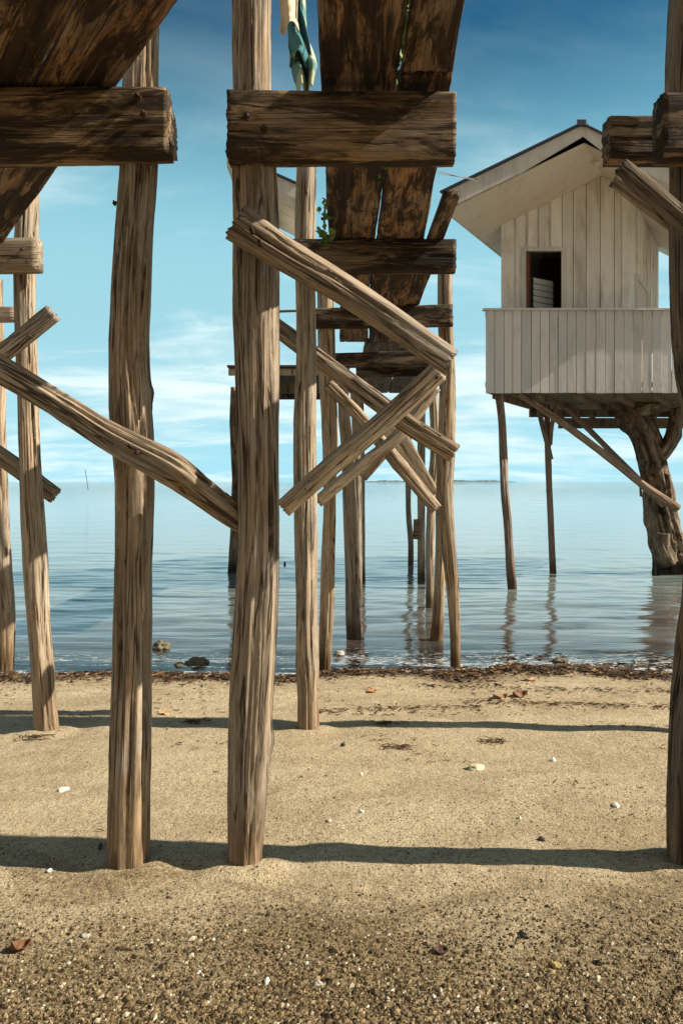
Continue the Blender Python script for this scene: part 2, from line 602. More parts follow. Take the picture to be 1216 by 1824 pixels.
def islands(name, stops, rough=0.85, bump=0.3):
    """colour differs from piece to piece"""
    m, t, b = new_mat(name)
    geo = t.n('ShaderNodeNewGeometry')
    c = t.ramp(geo.outputs['Random Per Island'], stops)
    n = t.noise(geo.outputs['Position'], 90, 3, 0.6)
    c = t.mix(t.math('MULTIPLY', n, 0.5), c, t.mix(1.0, c, (0.45, 0.42, 0.4), 'MULTIPLY'))
    t.link(c, b.inputs['Base Color'])
    b.inputs['Roughness'].default_value = rough
    b.inputs['Specular IOR Level'].default_value = 0.25
    return m


M_PEBBLE = islands('pebble_mix', [(0.0, (0.026, 0.016, 0.007)), (0.3, (0.08, 0.052, 0.024)), (0.6, (0.19, 0.13, 0.063)), (0.9, (0.36, 0.27, 0.15)), (0.985, (0.55, 0.47, 0.35)), (1.0, (0.7, 0.65, 0.55))])
M_WEED = islands('seaweed_mix', [(0.0, (0.018, 0.011, 0.007)), (0.35, (0.055, 0.03, 0.017)), (0.7, (0.12, 0.065, 0.03)), (0.93, (0.22, 0.13, 0.06)), (1.0, (0.4, 0.27, 0.13))])


def sand_mat():
    m, t, b = new_mat('beach_sand')
    geo = t.n('ShaderNodeNewGeometry')
    pos = geo.outputs['Position']
    sp = t.n('ShaderNodeSeparateXYZ')
    t.link(pos, sp.inputs[0])
    grain = t.noise(pos, 150, 3, 0.8)
    grain2 = t.noise(pos, 70, 4, 0.8)
    mid = t.noise(pos, 16, 5, 0.7)
    big = t.noise(t.mapping(pos, (1.3, 2.4, 1)), 1, 6, 0.66, 0.8)
    rip = t.noise(t.mapping(pos, (3, 14, 1)), 1, 5, 0.7, 0.6)
    coarse = t.math('SUBTRACT', 1.0, t.step(t.math('ADD', sp.outputs[1], t.math('MULTIPLY', t.math('SUBTRACT', big, 0.5), 2.2)), 2.0, 3.0))  # mask for coarser grains and for the painted foreground darkening
    c = t.mix(t.step(big, 0.35, 0.68), (0.46, 0.355, 0.21), (0.62, 0.50, 0.32))
    c = t.mix(t.math('MULTIPLY', t.step(mid, 0.5, 0.75), 0.4), c, (0.29, 0.215, 0.125))
    c = t.mix(t.math('MULTIPLY', t.math('SUBTRACT', 1.0, t.step(grain, 0.36, 0.49)), 0.9), c, (0.065, 0.044, 0.022))
    c = t.mix(t.math('MULTIPLY', t.step(grain, 0.56, 0.68), 0.65), c, (0.72, 0.62, 0.46))
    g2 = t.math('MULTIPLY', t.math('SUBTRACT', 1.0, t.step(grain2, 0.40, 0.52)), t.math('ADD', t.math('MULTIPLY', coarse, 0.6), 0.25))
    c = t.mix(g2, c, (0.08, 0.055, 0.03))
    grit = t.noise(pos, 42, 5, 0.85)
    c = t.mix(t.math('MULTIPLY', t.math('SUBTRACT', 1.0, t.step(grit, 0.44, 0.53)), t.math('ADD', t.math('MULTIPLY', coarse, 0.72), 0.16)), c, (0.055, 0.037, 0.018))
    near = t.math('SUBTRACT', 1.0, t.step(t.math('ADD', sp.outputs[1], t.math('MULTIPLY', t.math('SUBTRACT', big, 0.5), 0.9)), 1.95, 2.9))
    c = t.mix(t.math('MULTIPLY', coarse, 0.42), c, (0.17, 0.12, 0.06))  # coarse gravel tone, with the dim foreground shading painted into it
    c = t.mix(t.math('MULTIPLY', near, 0.6), c, t.mix(t.step(grain2, 0.44, 0.58), (0.05, 0.032, 0.013), (0.34, 0.245, 0.12)))  # foreground shading painted again into the grit colour, fading with distance
    vo = t.n('ShaderNodeTexVoronoi')
    t.link(pos, vo.inputs['Vector'])
    vo.inputs['Scale'].default_value = 40
    vc = t.n('ShaderNodeSeparateColor')
    t.link(vo.outputs['Color'], vc.inputs[0])
    spk = t.math('MULTIPLY', t.step(vc.outputs[0], 0.78, 0.80), t.math('SUBTRACT', 1.0, t.step(vo.outputs['Distance'], 0.12, 0.3)))
    c = t.mix(t.math('MULTIPLY', spk, 0.7), c, (0.075, 0.05, 0.03))
    far = t.step(sp.outputs[1], 4.6, 6.2)
    deb = t.math('MULTIPLY', t.step(rip, 0.55, 0.68), t.math('MULTIPLY', far, 0.55))
    c = t.mix(deb, c, (0.13, 0.08, 0.045))
    wet = t.math('SUBTRACT', 1.0, t.step(t.math('ADD', sp.outputs[2], t.math('MULTIPLY', mid, 0.03)), WATER + 0.0, WATER + 0.045))
    c = t.mix(t.math('MULTIPLY', wet, 0.82), c, (0.075, 0.05, 0.036))
    t.link(c, b.inputs['Base Color'])
    t.link(t.math('SUBTRACT', 0.93, t.math('MULTIPLY', wet, 0.45)), b.inputs['Roughness'])
    b.inputs['Specular IOR Level'].default_value = 0.25
    hgt = t.math('ADD', t.math('MULTIPLY', grain, 0.35), t.math('ADD', t.math('MULTIPLY', grain2, 0.6), t.math('MULTIPLY', mid, 1.6)))
    bp = t.n('ShaderNodeBump')
    bp.inputs['Strength'].default_value = 1.0
    bp.inputs['Distance'].default_value = 0.016
    t.link(hgt, bp.inputs['Height'])
    t.link(bp.outputs[0], b.inputs['Normal'])
    return m


def sea_mat():
    m, t, b = new_mat('sea_water')
    geo = t.n('ShaderNodeNewGeometry')
    pos = geo.outputs['Position']
    dat = t.n('ShaderNodeAttribute', attribute_name='depth')
    depth = dat.outputs['Fac']
    deep = t.step(depth, 0.05, 0.9)
    n_a = t.noise(t.mapping(pos, (1.2, 5.0, 1)), 1, 2, 0.5, 0.5)
    n_b = t.noise(t.mapping(pos, (6.0, 20.0, 1)), 1, 4, 0.6, 0.5)
    n_c = t.noise(t.mapping(pos, (0.16, 0.7, 1)), 1, 5, 0.6)
    weedy = t.noise(t.mapping(pos, (1.6, 3.0, 1), (2, 0, 0)), 1, 5, 0.65, 0.8)
    c = t.mix(deep, (0.085, 0.066, 0.055), (0.165, 0.195, 0.187))
    c = t.mix(t.math('MULTIPLY', t.math('SUBTRACT', 1.0, deep), t.math('MULTIPLY', t.step(weedy, 0.45, 0.62), 0.8)), c, (0.04, 0.028, 0.022))
    c = t.mix(t.math('MULTIPLY', t.step(n_c, 0.45, 0.7), 0.4), c, (0.20, 0.235, 0.225))
    t.link(c, b.inputs['Base Color'])
    b.inputs['Roughness'].default_value = 0.025
    b.inputs['IOR'].default_value = 1.5
    hgt = t.math('ADD', t.math('MULTIPLY', n_a, 1.0), t.math('ADD', t.math('MULTIPLY', n_b, 0.16), t.math('MULTIPLY', n_c, 2.0)))
    sy = t.n('ShaderNodeSeparateXYZ')
    t.link(pos, sy.inputs[0])
    n_d = t.noise(t.mapping(pos, (0.45, 1.9, 1)), 1, 4, 0.6)
    hgt = t.math('ADD', hgt, t.math('MULTIPLY', n_d, t.math('MULTIPLY', t.step(sy.outputs[1], 20, 160), 30.0)))
    bp = t.n('ShaderNodeBump')
    bp.inputs['Strength'].default_value = 0.6
    bp.inputs['Distance'].default_value = 0.016
    t.link(hgt, bp.inputs['Height'])
    t.link(bp.outputs[0], b.inputs['Normal'])
    # shallows let the bottom through
    tr = t.n('ShaderNodeBsdfTransparent')
    tr.inputs[0].default_value = (0.80, 0.76, 0.70, 1)
    gl = t.n('ShaderNodeBsdfGlossy')
    gl.inputs['Roughness'].default_value = 0.025
    t.link(bp.outputs[0], gl.inputs['Normal'])
    fr = t.n('ShaderNodeFresnel')
    fr.inputs[0].default_value = 1.333
    t.link(bp.outputs[0], fr.inputs['Normal'])
    sh = t.n('ShaderNodeMixShader')
    t.link(fr.outputs[0], sh.inputs[0])
    t.link(tr.outputs[0], sh.inputs[1])
    t.link(gl.outputs[0], sh.inputs[2])
    mx = t.n('ShaderNodeMixShader')
    t.link(t.step(depth, 0.0, 0.22), mx.inputs[0])
    t.link(sh.outputs[0], mx.inputs[1])
    t.link(b.outputs[0], mx.inputs[2])
    # foam where the wavelets run out
    fo = t.noise(t.mapping(pos, (6, 17, 1)), 1, 6, 0.74, 1.8)
    fo2 = t.noise(t.mapping(pos, (1.3, 0.6, 1)), 1, 3, 0.6)
    edge = t.math('SUBTRACT', 1.0, t.step(t.math('ADD', depth, t.math('MULTIPLY', t.math('SUBTRACT', fo2, 0.5), 0.09)), 0.02, 0.15))
    fm = t.math('MULTIPLY', t.step(t.math('ADD', fo, t.math('MULTIPLY', edge, 0.09)), 0.57, 0.69), edge)
    fd = t.n('ShaderNodeBsdfDiffuse')
    fd.inputs[0].default_value = (0.78, 0.78, 0.76, 1)
    mf = t.n('ShaderNodeMixShader')
    t.link(t.math('MULTIPLY', fm, 0.75), mf.inputs[0])
    t.link(mx.outputs[0], mf.inputs[1])
    t.link(fd.outputs[0], mf.inputs[2])
    out = [n for n in m.node_tree.nodes if n.type == 'OUTPUT_MATERIAL'][0]
    t.link(mf.outputs[0], out.inputs['Surface'])
    return m


# ------------------------------------------------------------------ beach and sea
def axis(lo, hi, dense_lo, dense_hi, fine, ratio):
    v = [dense_lo]
    while v[-1] < dense_hi:
        v.append(v[-1] + fine)
    st = fine
    while v[-1] < hi:
        st *= ratio
        v.append(v[-1] + st)
    left = []
    st = fine
    x = dense_lo
    while x > lo:
        st *= ratio
        x -= st
        left.append(x)
    return left[::-1] + v


def sheet(name, xs, ys, zf, mat, depth=False):
    nx = len(xs)
    verts = [(x, y, zf(x, y)) for y in ys for x in xs]
    faces = [(j * nx + i, j * nx + i + 1, (j + 1) * nx + i + 1, (j + 1) * nx + i) for j in range(len(ys) - 1) for i in range(nx - 1)]
    me = bpy.data.meshes.new(name)
    me.from_pydata(verts, [], faces)
    me.polygons.foreach_set('use_smooth', [True] * len(me.polygons))
    if depth:
        a = me.attributes.new('depth', 'FLOAT', 'POINT')
        a.data.foreach_set('value', [WATER - ground(v[0], v[1]) for v in verts])
    me.update()
    o = link(name, me, mat)
    o['kind'] = 'structure'
    return o


xs = axis(-400, 400, -3.4, 3.4, 0.022, 1.12)
ys = axis(-60, 120, 1.2, 7.2, 0.022, 1.12)


FEET = [(on_ground(px, py), r) for (px, py, r) in ((438, 1543, .075), (549, 1301, .065), (230, 1546, .085), (83, 1303, .07), (1226, 1546, .085), (1256, 1303, .07))]


def sand_z(x, y):
    z = ground(x, y)
    for (c, r) in FEET:
        d = math.hypot(x - c.x, y - c.y - 0.05)
        if d < 0.5:
            a = 0.5 + 0.5 * mn.noise(Vector((x * 9, y * 9, 2)))
            z += 0.016 * a * math.exp(-((d - r - 0.03) / 0.05) ** 2) - 0.012 * math.exp(-((d - r - 0.15) / 0.08) ** 2)
    if y < 6.6:
        z += 0.0035 * mn.noise(Vector((x * 14, y * 14, 0.3))) + 0.002 * mn.noise(Vector((x * 33, y * 33, 4)))
    return z


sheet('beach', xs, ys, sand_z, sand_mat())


def sea_z(x, y):
    d = WATER - ground(x, y)
    amp = smooth(0.0, 0.45, d) * (1 - smooth(40, 120, y))
    h = 0.016 * mn.noise(Vector((x * 0.55, y * 1.9, 0.0))) + 0.009 * mn.noise(Vector((x * 1.6 + 3, y * 4.6, 2.0))) + 0.0022 * mn.noise(Vector((x * 4.0, y * 9, 5.0)))
    run = 0.012 * mn.noise(Vector((x * 1.1, y * 2.6, 8.0))) * (1 - smooth(0.1, 0.5, abs(d)))
    return WATER + h * amp * 1.25 + run


xs = axis(-9000, 9000, -4.5, 6.5, 0.045, 1.13)
ys = axis(5.0, 12000, 6.0, 15.0, 0.035, 1.06)
sheet('sea', xs, ys, sea_z, sea_mat(), True)

# low far shore on the horizon
vs, fs = [], []
rg = random.Random(5)
def far_shore(name, px0, px1, Y, hpx):
    vs, fs = [], []
    n = 60
    for i in range(n + 1):
        t = i / n
        px = px0 + (px1 - px0) * t
        env = min(1.0, 6 * t, 7 * (1 - t))
        h = hpx * (0.55 + 0.6 * rg.random()) * env
        for (dy, zz) in ((0, WATER - 0.5), (30, EYE + h / F * Y - 0.5), (260, EYE + 0.7 * h / F * Y - 0.5), (400, WATER - 0.5)):
            vs.append(((px - 608) / F * Y, Y + dy, zz))
    for i in range(n):
        for k in range(3):
            a = i * 4 + k
            fs.append((a, a + 4, a + 5, a + 1))
    o = from_data(name, vs, fs, M_FAR, None, False)
    o['kind'] = 'structure'
    return o


M_FAR = plain('far_mangrove', (0.10, 0.17, 0.19), 0.95, var=0.1, scale=0.02)
far_shore('far_headland', 640, 922, 2600, 3.2)

PXM = 1.0 / F
POST = {}

# ------------------------------------------------------------------ pier, middle
def base_Y(px, py):
    return on_ground(px, py).y


Y1 = base_Y(440, 1542) + 0.05
Y2 = base_Y(548, 1300) + 0.05
Y3 = base_Y(578, 1196)
Y4 = base_Y(630, 1136)
pier = empty('wooden_pier', P(560, 1300, Y2), 'long timber pier on crooked posts with crossed log braces running into the sea', 'pier')

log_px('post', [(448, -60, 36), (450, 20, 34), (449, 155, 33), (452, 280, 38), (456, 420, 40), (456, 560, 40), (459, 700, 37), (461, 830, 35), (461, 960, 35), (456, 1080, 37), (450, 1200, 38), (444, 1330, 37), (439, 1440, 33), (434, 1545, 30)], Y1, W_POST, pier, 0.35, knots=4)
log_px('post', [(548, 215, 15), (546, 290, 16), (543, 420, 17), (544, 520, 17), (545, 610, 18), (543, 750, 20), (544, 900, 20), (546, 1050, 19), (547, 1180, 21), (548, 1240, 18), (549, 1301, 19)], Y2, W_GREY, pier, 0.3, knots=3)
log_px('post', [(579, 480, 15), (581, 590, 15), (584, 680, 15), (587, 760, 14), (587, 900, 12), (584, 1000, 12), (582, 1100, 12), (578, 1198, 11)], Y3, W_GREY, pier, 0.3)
log_px('post', [(612, 640, 11), (612, 720, 10), (618, 800, 11), (623, 900, 12), (626, 1000, 12), (628, 1080, 12), (630, 1137, 12.5)], Y4, W_GREY, pier, 0.5)
Y5, Y6 = base_Y(640, 1066), base_Y(646, 1036)
log_px('post', [(632, 690, 8), (634, 780, 7), (637, 900, 7), (638, 1066, 7)], Y5, W_GREY, pier, 0.5)
log_px('post', [(640, 690, 6), (643, 780, 6), (644, 900, 5.5), (645, 1036, 5.5)], Y6, W_GREY, pier, 0.5)
Y3R = Y3 + 0.1
log_px('post', [(795, 440, 14), (792, 500, 13), (794, 580, 13), (797, 640, 13), (796, 720, 14), (794, 800, 15), (792, 880, 14), (797, 960, 13), (806, 1050, 11), (810, 1130, 9), (811, 1196, 8.5)], Y3R, W_POST, pier, 0.3)
Y4R = base_Y(780, 1140)
log_px('post', [(792, 600, 9), (790, 760, 9), (785, 880, 9), (784, 1000, 10), (781, 1080, 10), (777, 1140, 11)], Y4R, W_GREY, pier, 0.5)
Y5R = base_Y(766, 1082)
log_px('post', [(766, 640, 8), (772, 720, 8), (774, 800, 8), (768, 880, 7), (765, 980, 7), (765, 1082, 7)], Y5R, W_GREY, pier, 0.5)
Y6R = base_Y(750, 1036)
log_px('post', [(748, 660, 8), (750, 720, 7), (750, 820, 7), (750, 920, 6.5), (750, 1036, 6.5)], Y6R, W_GREY, pier, 0.5)

# cross beams
FB = Y1 - 0.15
b1 = beam_px('cross_beam', 404, 812, 158, 279, 161, 279, FB, 0.11, W_BEAM, pier, sq=14)
for (x, y) in ((440, 210), (470, 231)):
    p = P(x, y, FB)
    v, f, a = sweep_data([(p + Vector((0, -0.012, 0)), 0.013, 0.013), (p + Vector((0, 0.03, 0)), 0.013, 0.013)], ZREF, N=10, step=0.02, rough=0.3)
    from_data('nail', v, f, M_NAIL, pier, True, a)
beam_px('cross_beam', 521, 812, 424, 483, 424, 482, Y2 - 0.16, 0.1, W_BEAM, pier)
beam_px('cross_beam', 554, 806, 549, 584, 541, 580, Y3 - 0.15, 0.09, W_BEAM, pier)
beam_px('cross_beam', 597, 772, 628, 655, 624, 647, Y4 - 0.13, 0.1, W_BEAM, pier)
beam_px('cross_beam', 634, 778, 652, 671, 650, 669, Y5R - 0.1, 0.1, W_BEAM, pier)
beam_px('cross_beam', 636, 766, 676, 697, 675, 695, Y6R - 0.1, 0.12, W_DARK, pier)
beam_px('pole', 442, 560, 553, 558, 550, 554, Y3 - 0.19, 0.03, W_DARK, pier, sq=2.5)

def nail(px, py, Y, parent, r_=0.008):
    p = P(px, py, Y)
    v, f, a = sweep_data([(p + Vector((0, -0.012, 0)), r_, r_), (p + Vector((0, 0.05, 0)), r_, r_)], ZREF, N=10, step=0.02, rough=0.4, knots=0)
    return from_data('nail', v, f, M_NAIL, parent, True, a)


for (x, y, d) in ((448, 410, FB - 0.11), (462, 430, FB - 0.11), (545, 870, Y2 - 0.285), (551, 855, Y2 - 0.285), (560, 450, Y2 - 0.16), (544, 462, Y2 - 0.16), (590, 568, Y3 - 0.15), (792, 560, Y3 - 0.15), (799, 572, Y3 - 0.15), (778, 672, Y2 - 0.285)):
    nail(x, y, d, pier)

# deck planks, lying on the beams
def deck(x0, x1, ya, yb, x0b=None, x1b=None, mat=W_PLANK, za=None, zb=None):
    x0b = x0 if x0b is None else x0b
    x1b = x1 if x1b is None else x1b
    def zt(y):
        return EYE + 1.530 + 0.028 * smooth(2.8, 4.8, y)
    A = Vector(((x0 + x1) / 2, ya, (zt(ya) if za is None else za) + 0.026))
    B = Vector(((x0b + x1b) / 2, yb, (zt(yb) if zb is None else zb) + 0.026))
    return plank('deck_plank', A, B, x1 - x0, x1b - x0b, 0.048, mat, pier)


deck(-0.082, 0.212, 0.9, 4.80, -0.075, 0.212)
deck(0.222, 0.31, 0.9, 2.73, 0.224, 0.415)
deck(0.224, 0.416, 2.755, 4.80, 0.226, 0.54)
deck(0.556, 0.645, 4.0, 6.7, 0.552, 0.69)
deck(0.0, 0.19, 4.83, 8.0, -0.02, 0.29, zb=3.03)
deck(0.2, 0.54, 4.83, 8.0, 0.305, 0.60, zb=3.03)
deck(0.26, 0.68, 8.03, 12.7, 0.28, 0.80, W_DARK, za=3.03, zb=3.04)
deck(0.70, 1.2, 8.03, 12.7, 0.82, 1.45, W_DARK, za=3.03, zb=3.04)

# braces
log_px('brace', [(424, 398, 33), (500, 449, 29), (607, 513, 26), (700, 575, 26), (799, 643, 25)], FB - 0.03, W_POST, pier, flat=0.8, knots=1, crack=1.6)
log_px('brace', [(505, 905, 16), (600, 822, 17), (690, 745, 18), (780, 662, 18)], Y2 - 0.20, W_GREY, pier, flat=0.85, knots=1)
log_px('brace', [(566, 893, 11), (640, 832, 11), (710, 775, 10), (775, 690, 10)], Y3 - 0.2, W_GREY, pier, flat=0.8, knots=1)
log_px('brace', [(646, 850, 9), (690, 800, 9), (748, 730, 10)], Y4 - 0.15, W_POST, pier, flat=0.8)
log_px('brace', [(485, 578, 14), (560, 634, 16), (650, 700, 17), (730, 758, 17), (808, 806, 17)], Y2 + 0.19, W_POST, pier, flat=0.8, crack=1.4)
log_px('brace', [(585, 685, 11), (640, 742, 12), (700, 815, 12), (776, 906, 11)], Y3R - 0.19, W_POST, pier, flat=0.8)
beam_px('brace', 690, 768, 736, 790, 868, 900, Y4R - 0.14, 0.05, W_GREY, pier)
beam_px('plank_scrap', 736, 746, 925, 960, 925, 961, Y6R - 0.1, 0.04, W_DARK, pier)

pile = empty('wooden_pile', P(730, 1007, base_Y(730, 1007)), 'thin lone pile standing in the water farthest out between the pier posts', 'post')
log_px('pile', [(729, 742, 5), (727, 820, 5), (727, 900, 4.6), (731, 960, 5), (731, 1007, 5)], base_Y(730, 1007), W_GREY, pile, 0.6)

# ------------------------------------------------------------------ pier frame, left
YL = base_Y(230, 1546) + 0.06
YL2 = base_Y(82, 1302) + 0.05
fl = empty('pier_frame', P(230, 1546, YL), 'timber frame on the left with a thick post and long sloping log brace', 'pier')
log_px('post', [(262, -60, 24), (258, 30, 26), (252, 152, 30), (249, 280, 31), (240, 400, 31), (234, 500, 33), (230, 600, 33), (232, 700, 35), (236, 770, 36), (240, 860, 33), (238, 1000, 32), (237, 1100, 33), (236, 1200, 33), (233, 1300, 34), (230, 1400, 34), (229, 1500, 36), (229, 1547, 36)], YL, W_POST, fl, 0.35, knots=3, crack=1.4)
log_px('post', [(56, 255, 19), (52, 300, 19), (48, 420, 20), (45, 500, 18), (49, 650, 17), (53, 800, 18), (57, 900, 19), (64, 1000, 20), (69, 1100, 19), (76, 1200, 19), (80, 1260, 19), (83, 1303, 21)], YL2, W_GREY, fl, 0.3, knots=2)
YL3 = base_Y(12, 1194)
log_px('post', [(-10, 500, 14), (-2, 800, 14), (6, 1000, 14), (12, 1100, 14), (12, 1196, 13)], YL3, W_POST, fl, 0.3)
FL = YL - 0.16
beam_px('cross_beam', -60, 296, 150, 279, 152, 270, FL, 0.12, W_BEAM, fl, sq=14)
beam_px('cross_beam', -60, 307, 200, 279, 197, 272, YL + 0.09, 0.09, W_GREY, fl)
beam_px('cross_beam', -70, 66, 424, 484, 422, 481, YL2 - 0.16, 0.1, W_GREY, fl)
beam_px('cross_beam', -70, 29, 545, 572, 545, 571, YL3 - 0.16, 0.1, W_GREY, fl)
for (x, y) in ((247, 174), (257, 204)):
    p = P(x, y, FL)
    v, f, a = sweep_data([(p + Vector((0, -0.012, 0)), 0.012, 0.012), (p + Vector((0, 0.03, 0)), 0.012, 0.012)], ZREF, N=10, step=0.02, rough=0.3)
    from_data('nail', v, f, M_NAIL, fl, True, a)
v, f, a = sweep_data([(P(218, 363, YL), 0.006, 0.006), (P(206, 362, YL), 0.006, 0.006), (P(204, 360, YL), 0.011, 0.011)], ZREF, N=10, step=0.004, rough=0.4)
from_data('nail', v, f, M_NAIL, fl, True, a)
for (x, y, d) in ((232, 795, FL - 0.115), (244, 806, FL - 0.115), (52, 598, YL2 - 0.27), (40, 445, YL2 - 0.16), (50, 465, YL2 - 0.16)):
    nail(x, y, d, fl)
# slanting deck planks on top
def deck_left(p0, p1, w0, w1, dz=0.0):
    z = EYE + 1.545 + dz
    return plank('deck_plank', Vector((p0[0], p0[1], z)), Vector((p1[0], p1[1], z)), w0, w1, 0.05, W_PLANK, fl, 1.3)


deck_left((-0.28, 1.75), (-2.275, 4.60), 0.25, 0.26)
deck_left((-0.567, 1.70), (-2.562, 4.55), 0.25, 0.25, 0.003)
deck_left((-0.882, 1.70), (-2.877, 4.55), 0.25, 0.25, -0.002)
log_px('brace', [(-60, 622, 22), (20, 668, 24), (100, 716, 23), (200, 779, 26), (300, 832, 30), (350, 868, 26), (400, 906, 24), (452, 940, 22)], [FL - 0.04] * 5 + [FL + 0.08, FL + 0.2, FL + 0.29], W_POST, fl, flat=0.8, knots=3, crack=1.5)
log_px('brace', [(-60, 680, 16), (20, 618, 16), (95, 558, 16)], YL2 - 0.20, W_GREY, fl, flat=0.85)
log_px('brace', [(-60, 770, 15), (20, 826, 16), (98, 882, 15)], YL2 + 0.18, W_POST, fl, flat=0.85)

# ------------------------------------------------------------------ pier frame, right edge
YR = base_Y(1205, 1546) + 0.06
fr_ = empty('pier_frame', P(1227, 1546, YR), 'timber pier frame at the right edge with stacked beam ends and two splintered braces', 'pier')
log_px('post', [(1236, -60, 38), (1234, 20, 38), (1226, 160, 37), (1229, 280, 35), (1231, 450, 36), (1238, 640, 36), (1256, 760, 36), (1262, 900, 36), (1254, 1060, 36), (1240, 1180, 36), (1233, 1400, 37), (1231, 1547, 37)], YR, W_DARK, fr_, 0.35)
beam_px('cross_beam', 1183, 1420, 160, 278, 162, 279, YR - 0.16, 0.11, W_BEAM, fr_)
beam_px('cross_beam', 1087, 1420, 203, 281, 205, 281, YR + 0.10, 0.1, W_BEAM, fr_, sq=14)
log_px('brace', [(1106, 297, 15), (1160, 343, 18), (1260, 430, 20)], YR - 0.17, W_DARK, fr_, flat=0.6, crack=1.6)
log_px('brace', [(1094, 322, 13), (1150, 362, 15), (1260, 445, 16)], YR + 0.12, W_POST, fr_, flat=0.6, crack=1.6)
# the next row's post stands just past the picture edge and throws the second long shadow
YR2 = base_Y(1215, 1303) + 0.05
log_px('post', [(1256, 180, 20), (1258, 500, 20), (1262, 900, 20), (1256, 1304, 20)], YR2, W_POST, fr_, 0.3)

# ------------------------------------------------------------------ stilt house on the right
HA = 0.6                       # the house runs back to the right
HY = 12.46
RU, RZ, RS = 4.45, 6.72, 0.487  # ridge position, soffit height, pitch


def H(u, v, z):
    return Vector((u + HA * v, HY + v, z))


def rz(u):
    return RZ - RS * abs(u - RU)


house = empty('stilt_house', P(912, 1050, 11.6), 'white boarded house with gabled roof and grey balcony on stilts over the water', 'house')


def hbox(mb, u0, u1, v0, v1, z0, z1, z0b=None, z1b=None):
    """box in house coordinates; z at u0 and at u1 may differ"""
    z0b = z0 if z0b is None else z0b
    z1b = z1 if z1b is None else z1b
    mb.hexa([H(u0, v0, z0), H(u1, v0, z0b), H(u1, v1, z0b), H(u0, v1, z0), H(u0, v0, z1), H(u1, v0, z1b), H(u1, v1, z1b), H(u0, v1, z1)])


def hu(px, v=0.0):
    return (px - 608) / F * (HY + v) - HA * v


FLOOR = 2.98
UL, UC = hu(892), hu(1115)
WX0, WX1 = hu(937), hu(1000)
WZ1 = EYE + (HZ - 448) / F * HY
WZ0 = FLOOR + 0.75
wl = MB()
edges = [892, 916, 937, 957, 978, 1000, 1020, 1043, 1068, 1093, 1115]
for i in range(len(edges) - 1):
    a, b = hu(edges[i]), hu(edges[i + 1])
    segs = [(a + (0.011 if i else 0), b)]
    for (p, q) in segs:
        if p >= WX0 - 0.02 and q <= WX1 + 0.001:
            hbox(wl, p, q, 0, 0.03, WZ1, rz(p), WZ1, rz(q))
            hbox(wl, p, q, 0, 0.03, FLOOR, WZ0)
        elif p < RU < q:
            hbox(wl, p, RU, 0, 0.03, FLOOR, rz(p), FLOOR, rz(RU))
            hbox(wl, RU, q, 0, 0.03, FLOOR, rz(RU), FLOOR, rz(q))
        else:
            hbox(wl, p, q, 0, 0.03, FLOOR, rz(p), FLOOR, rz(q))
for e in edges[1:-1]:          # cover strips
    u = hu(e)
    if WX0 - 0.05 < u < WX1 + 0.05:
        hbox(wl, u + 0.013, u + 0.034, -0.012, 0.0, WZ1 + 0.09, rz(u) - 0.01)
    else:
        hbox(wl, u + 0.013, u + 0.034, -0.012, 0.0, FLOOR, rz(u) - 0.01)
hbox(wl, UL + 0.002, WX0 - 0.002, 0.032, 0.045, FLOOR, rz(UL) - 0.005, FLOOR, rz(WX0) - 0.005)
hbox(wl, WX1 + 0.002, RU, 0.032, 0.045, FLOOR, rz(WX1) - 0.005, FLOOR, rz(RU) - 0.005)
hbox(wl, RU, UC - 0.002, 0.032, 0.045, FLOOR, rz(RU) - 0.005, FLOOR, rz(UC) - 0.005)
hbox(wl, WX0 - 0.002, WX1 + 0.002, 0.032, 0.045, WZ1 + 0.002, rz(WX0) - 0.006, WZ1 + 0.002, rz(WX1) - 0.006)
hbox(wl, UC - 0.07, UC + 0.012, -0.03, -0.013, FLOOR, rz(UC) - 0.006)
front = wl.build('front_wall', PAINT_WALL, house)
# window
win = MB()
t_ = 0.075
hbox(win, WX0 - t_, WX0, -0.03, 0.05, WZ0 - t_, WZ1 + t_)
hbox(win, WX1, WX1 + t_, -0.03, 0.05, WZ0 - t_, WZ1 + t_)
hbox(win, WX0, WX1, -0.03, 0.05, WZ1, WZ1 + t_)
hbox(win, WX0, WX1, -0.03, 0.05, WZ0 - t_, WZ0)
wf = win.build('window_frame', PAINT_FASCIA, house)
jm = MB()
hbox(jm, WX0 + 0.002, WX0 + 0.035, -0.02, 0.09, WZ0, WZ1)
jm.build('jamb', M_REDWOOD, wf)
lv = MB()
for k in range(12):            # glass louvres standing open inside
    z = WZ0 + 0.05 + k * 0.105
    if z > WZ1 - 0.2:
        break
    lv.hexa([H(WX0 + 0.07, 0.16, z), H(WX0 + 0.33, 0.40, z), H(WX0 + 0.33, 0.44, z + 0.02), H(WX0 + 0.07, 0.20, z + 0.02),
             H(WX0 + 0.07, 0.13, z + 0.085), H(WX0 + 0.33, 0.37, z + 0.085), H(WX0 + 0.33, 0.38, z + 0.09), H(WX0 + 0.07, 0.14, z + 0.09)])
lv.build('louvre', M_LOUVRE, wf)
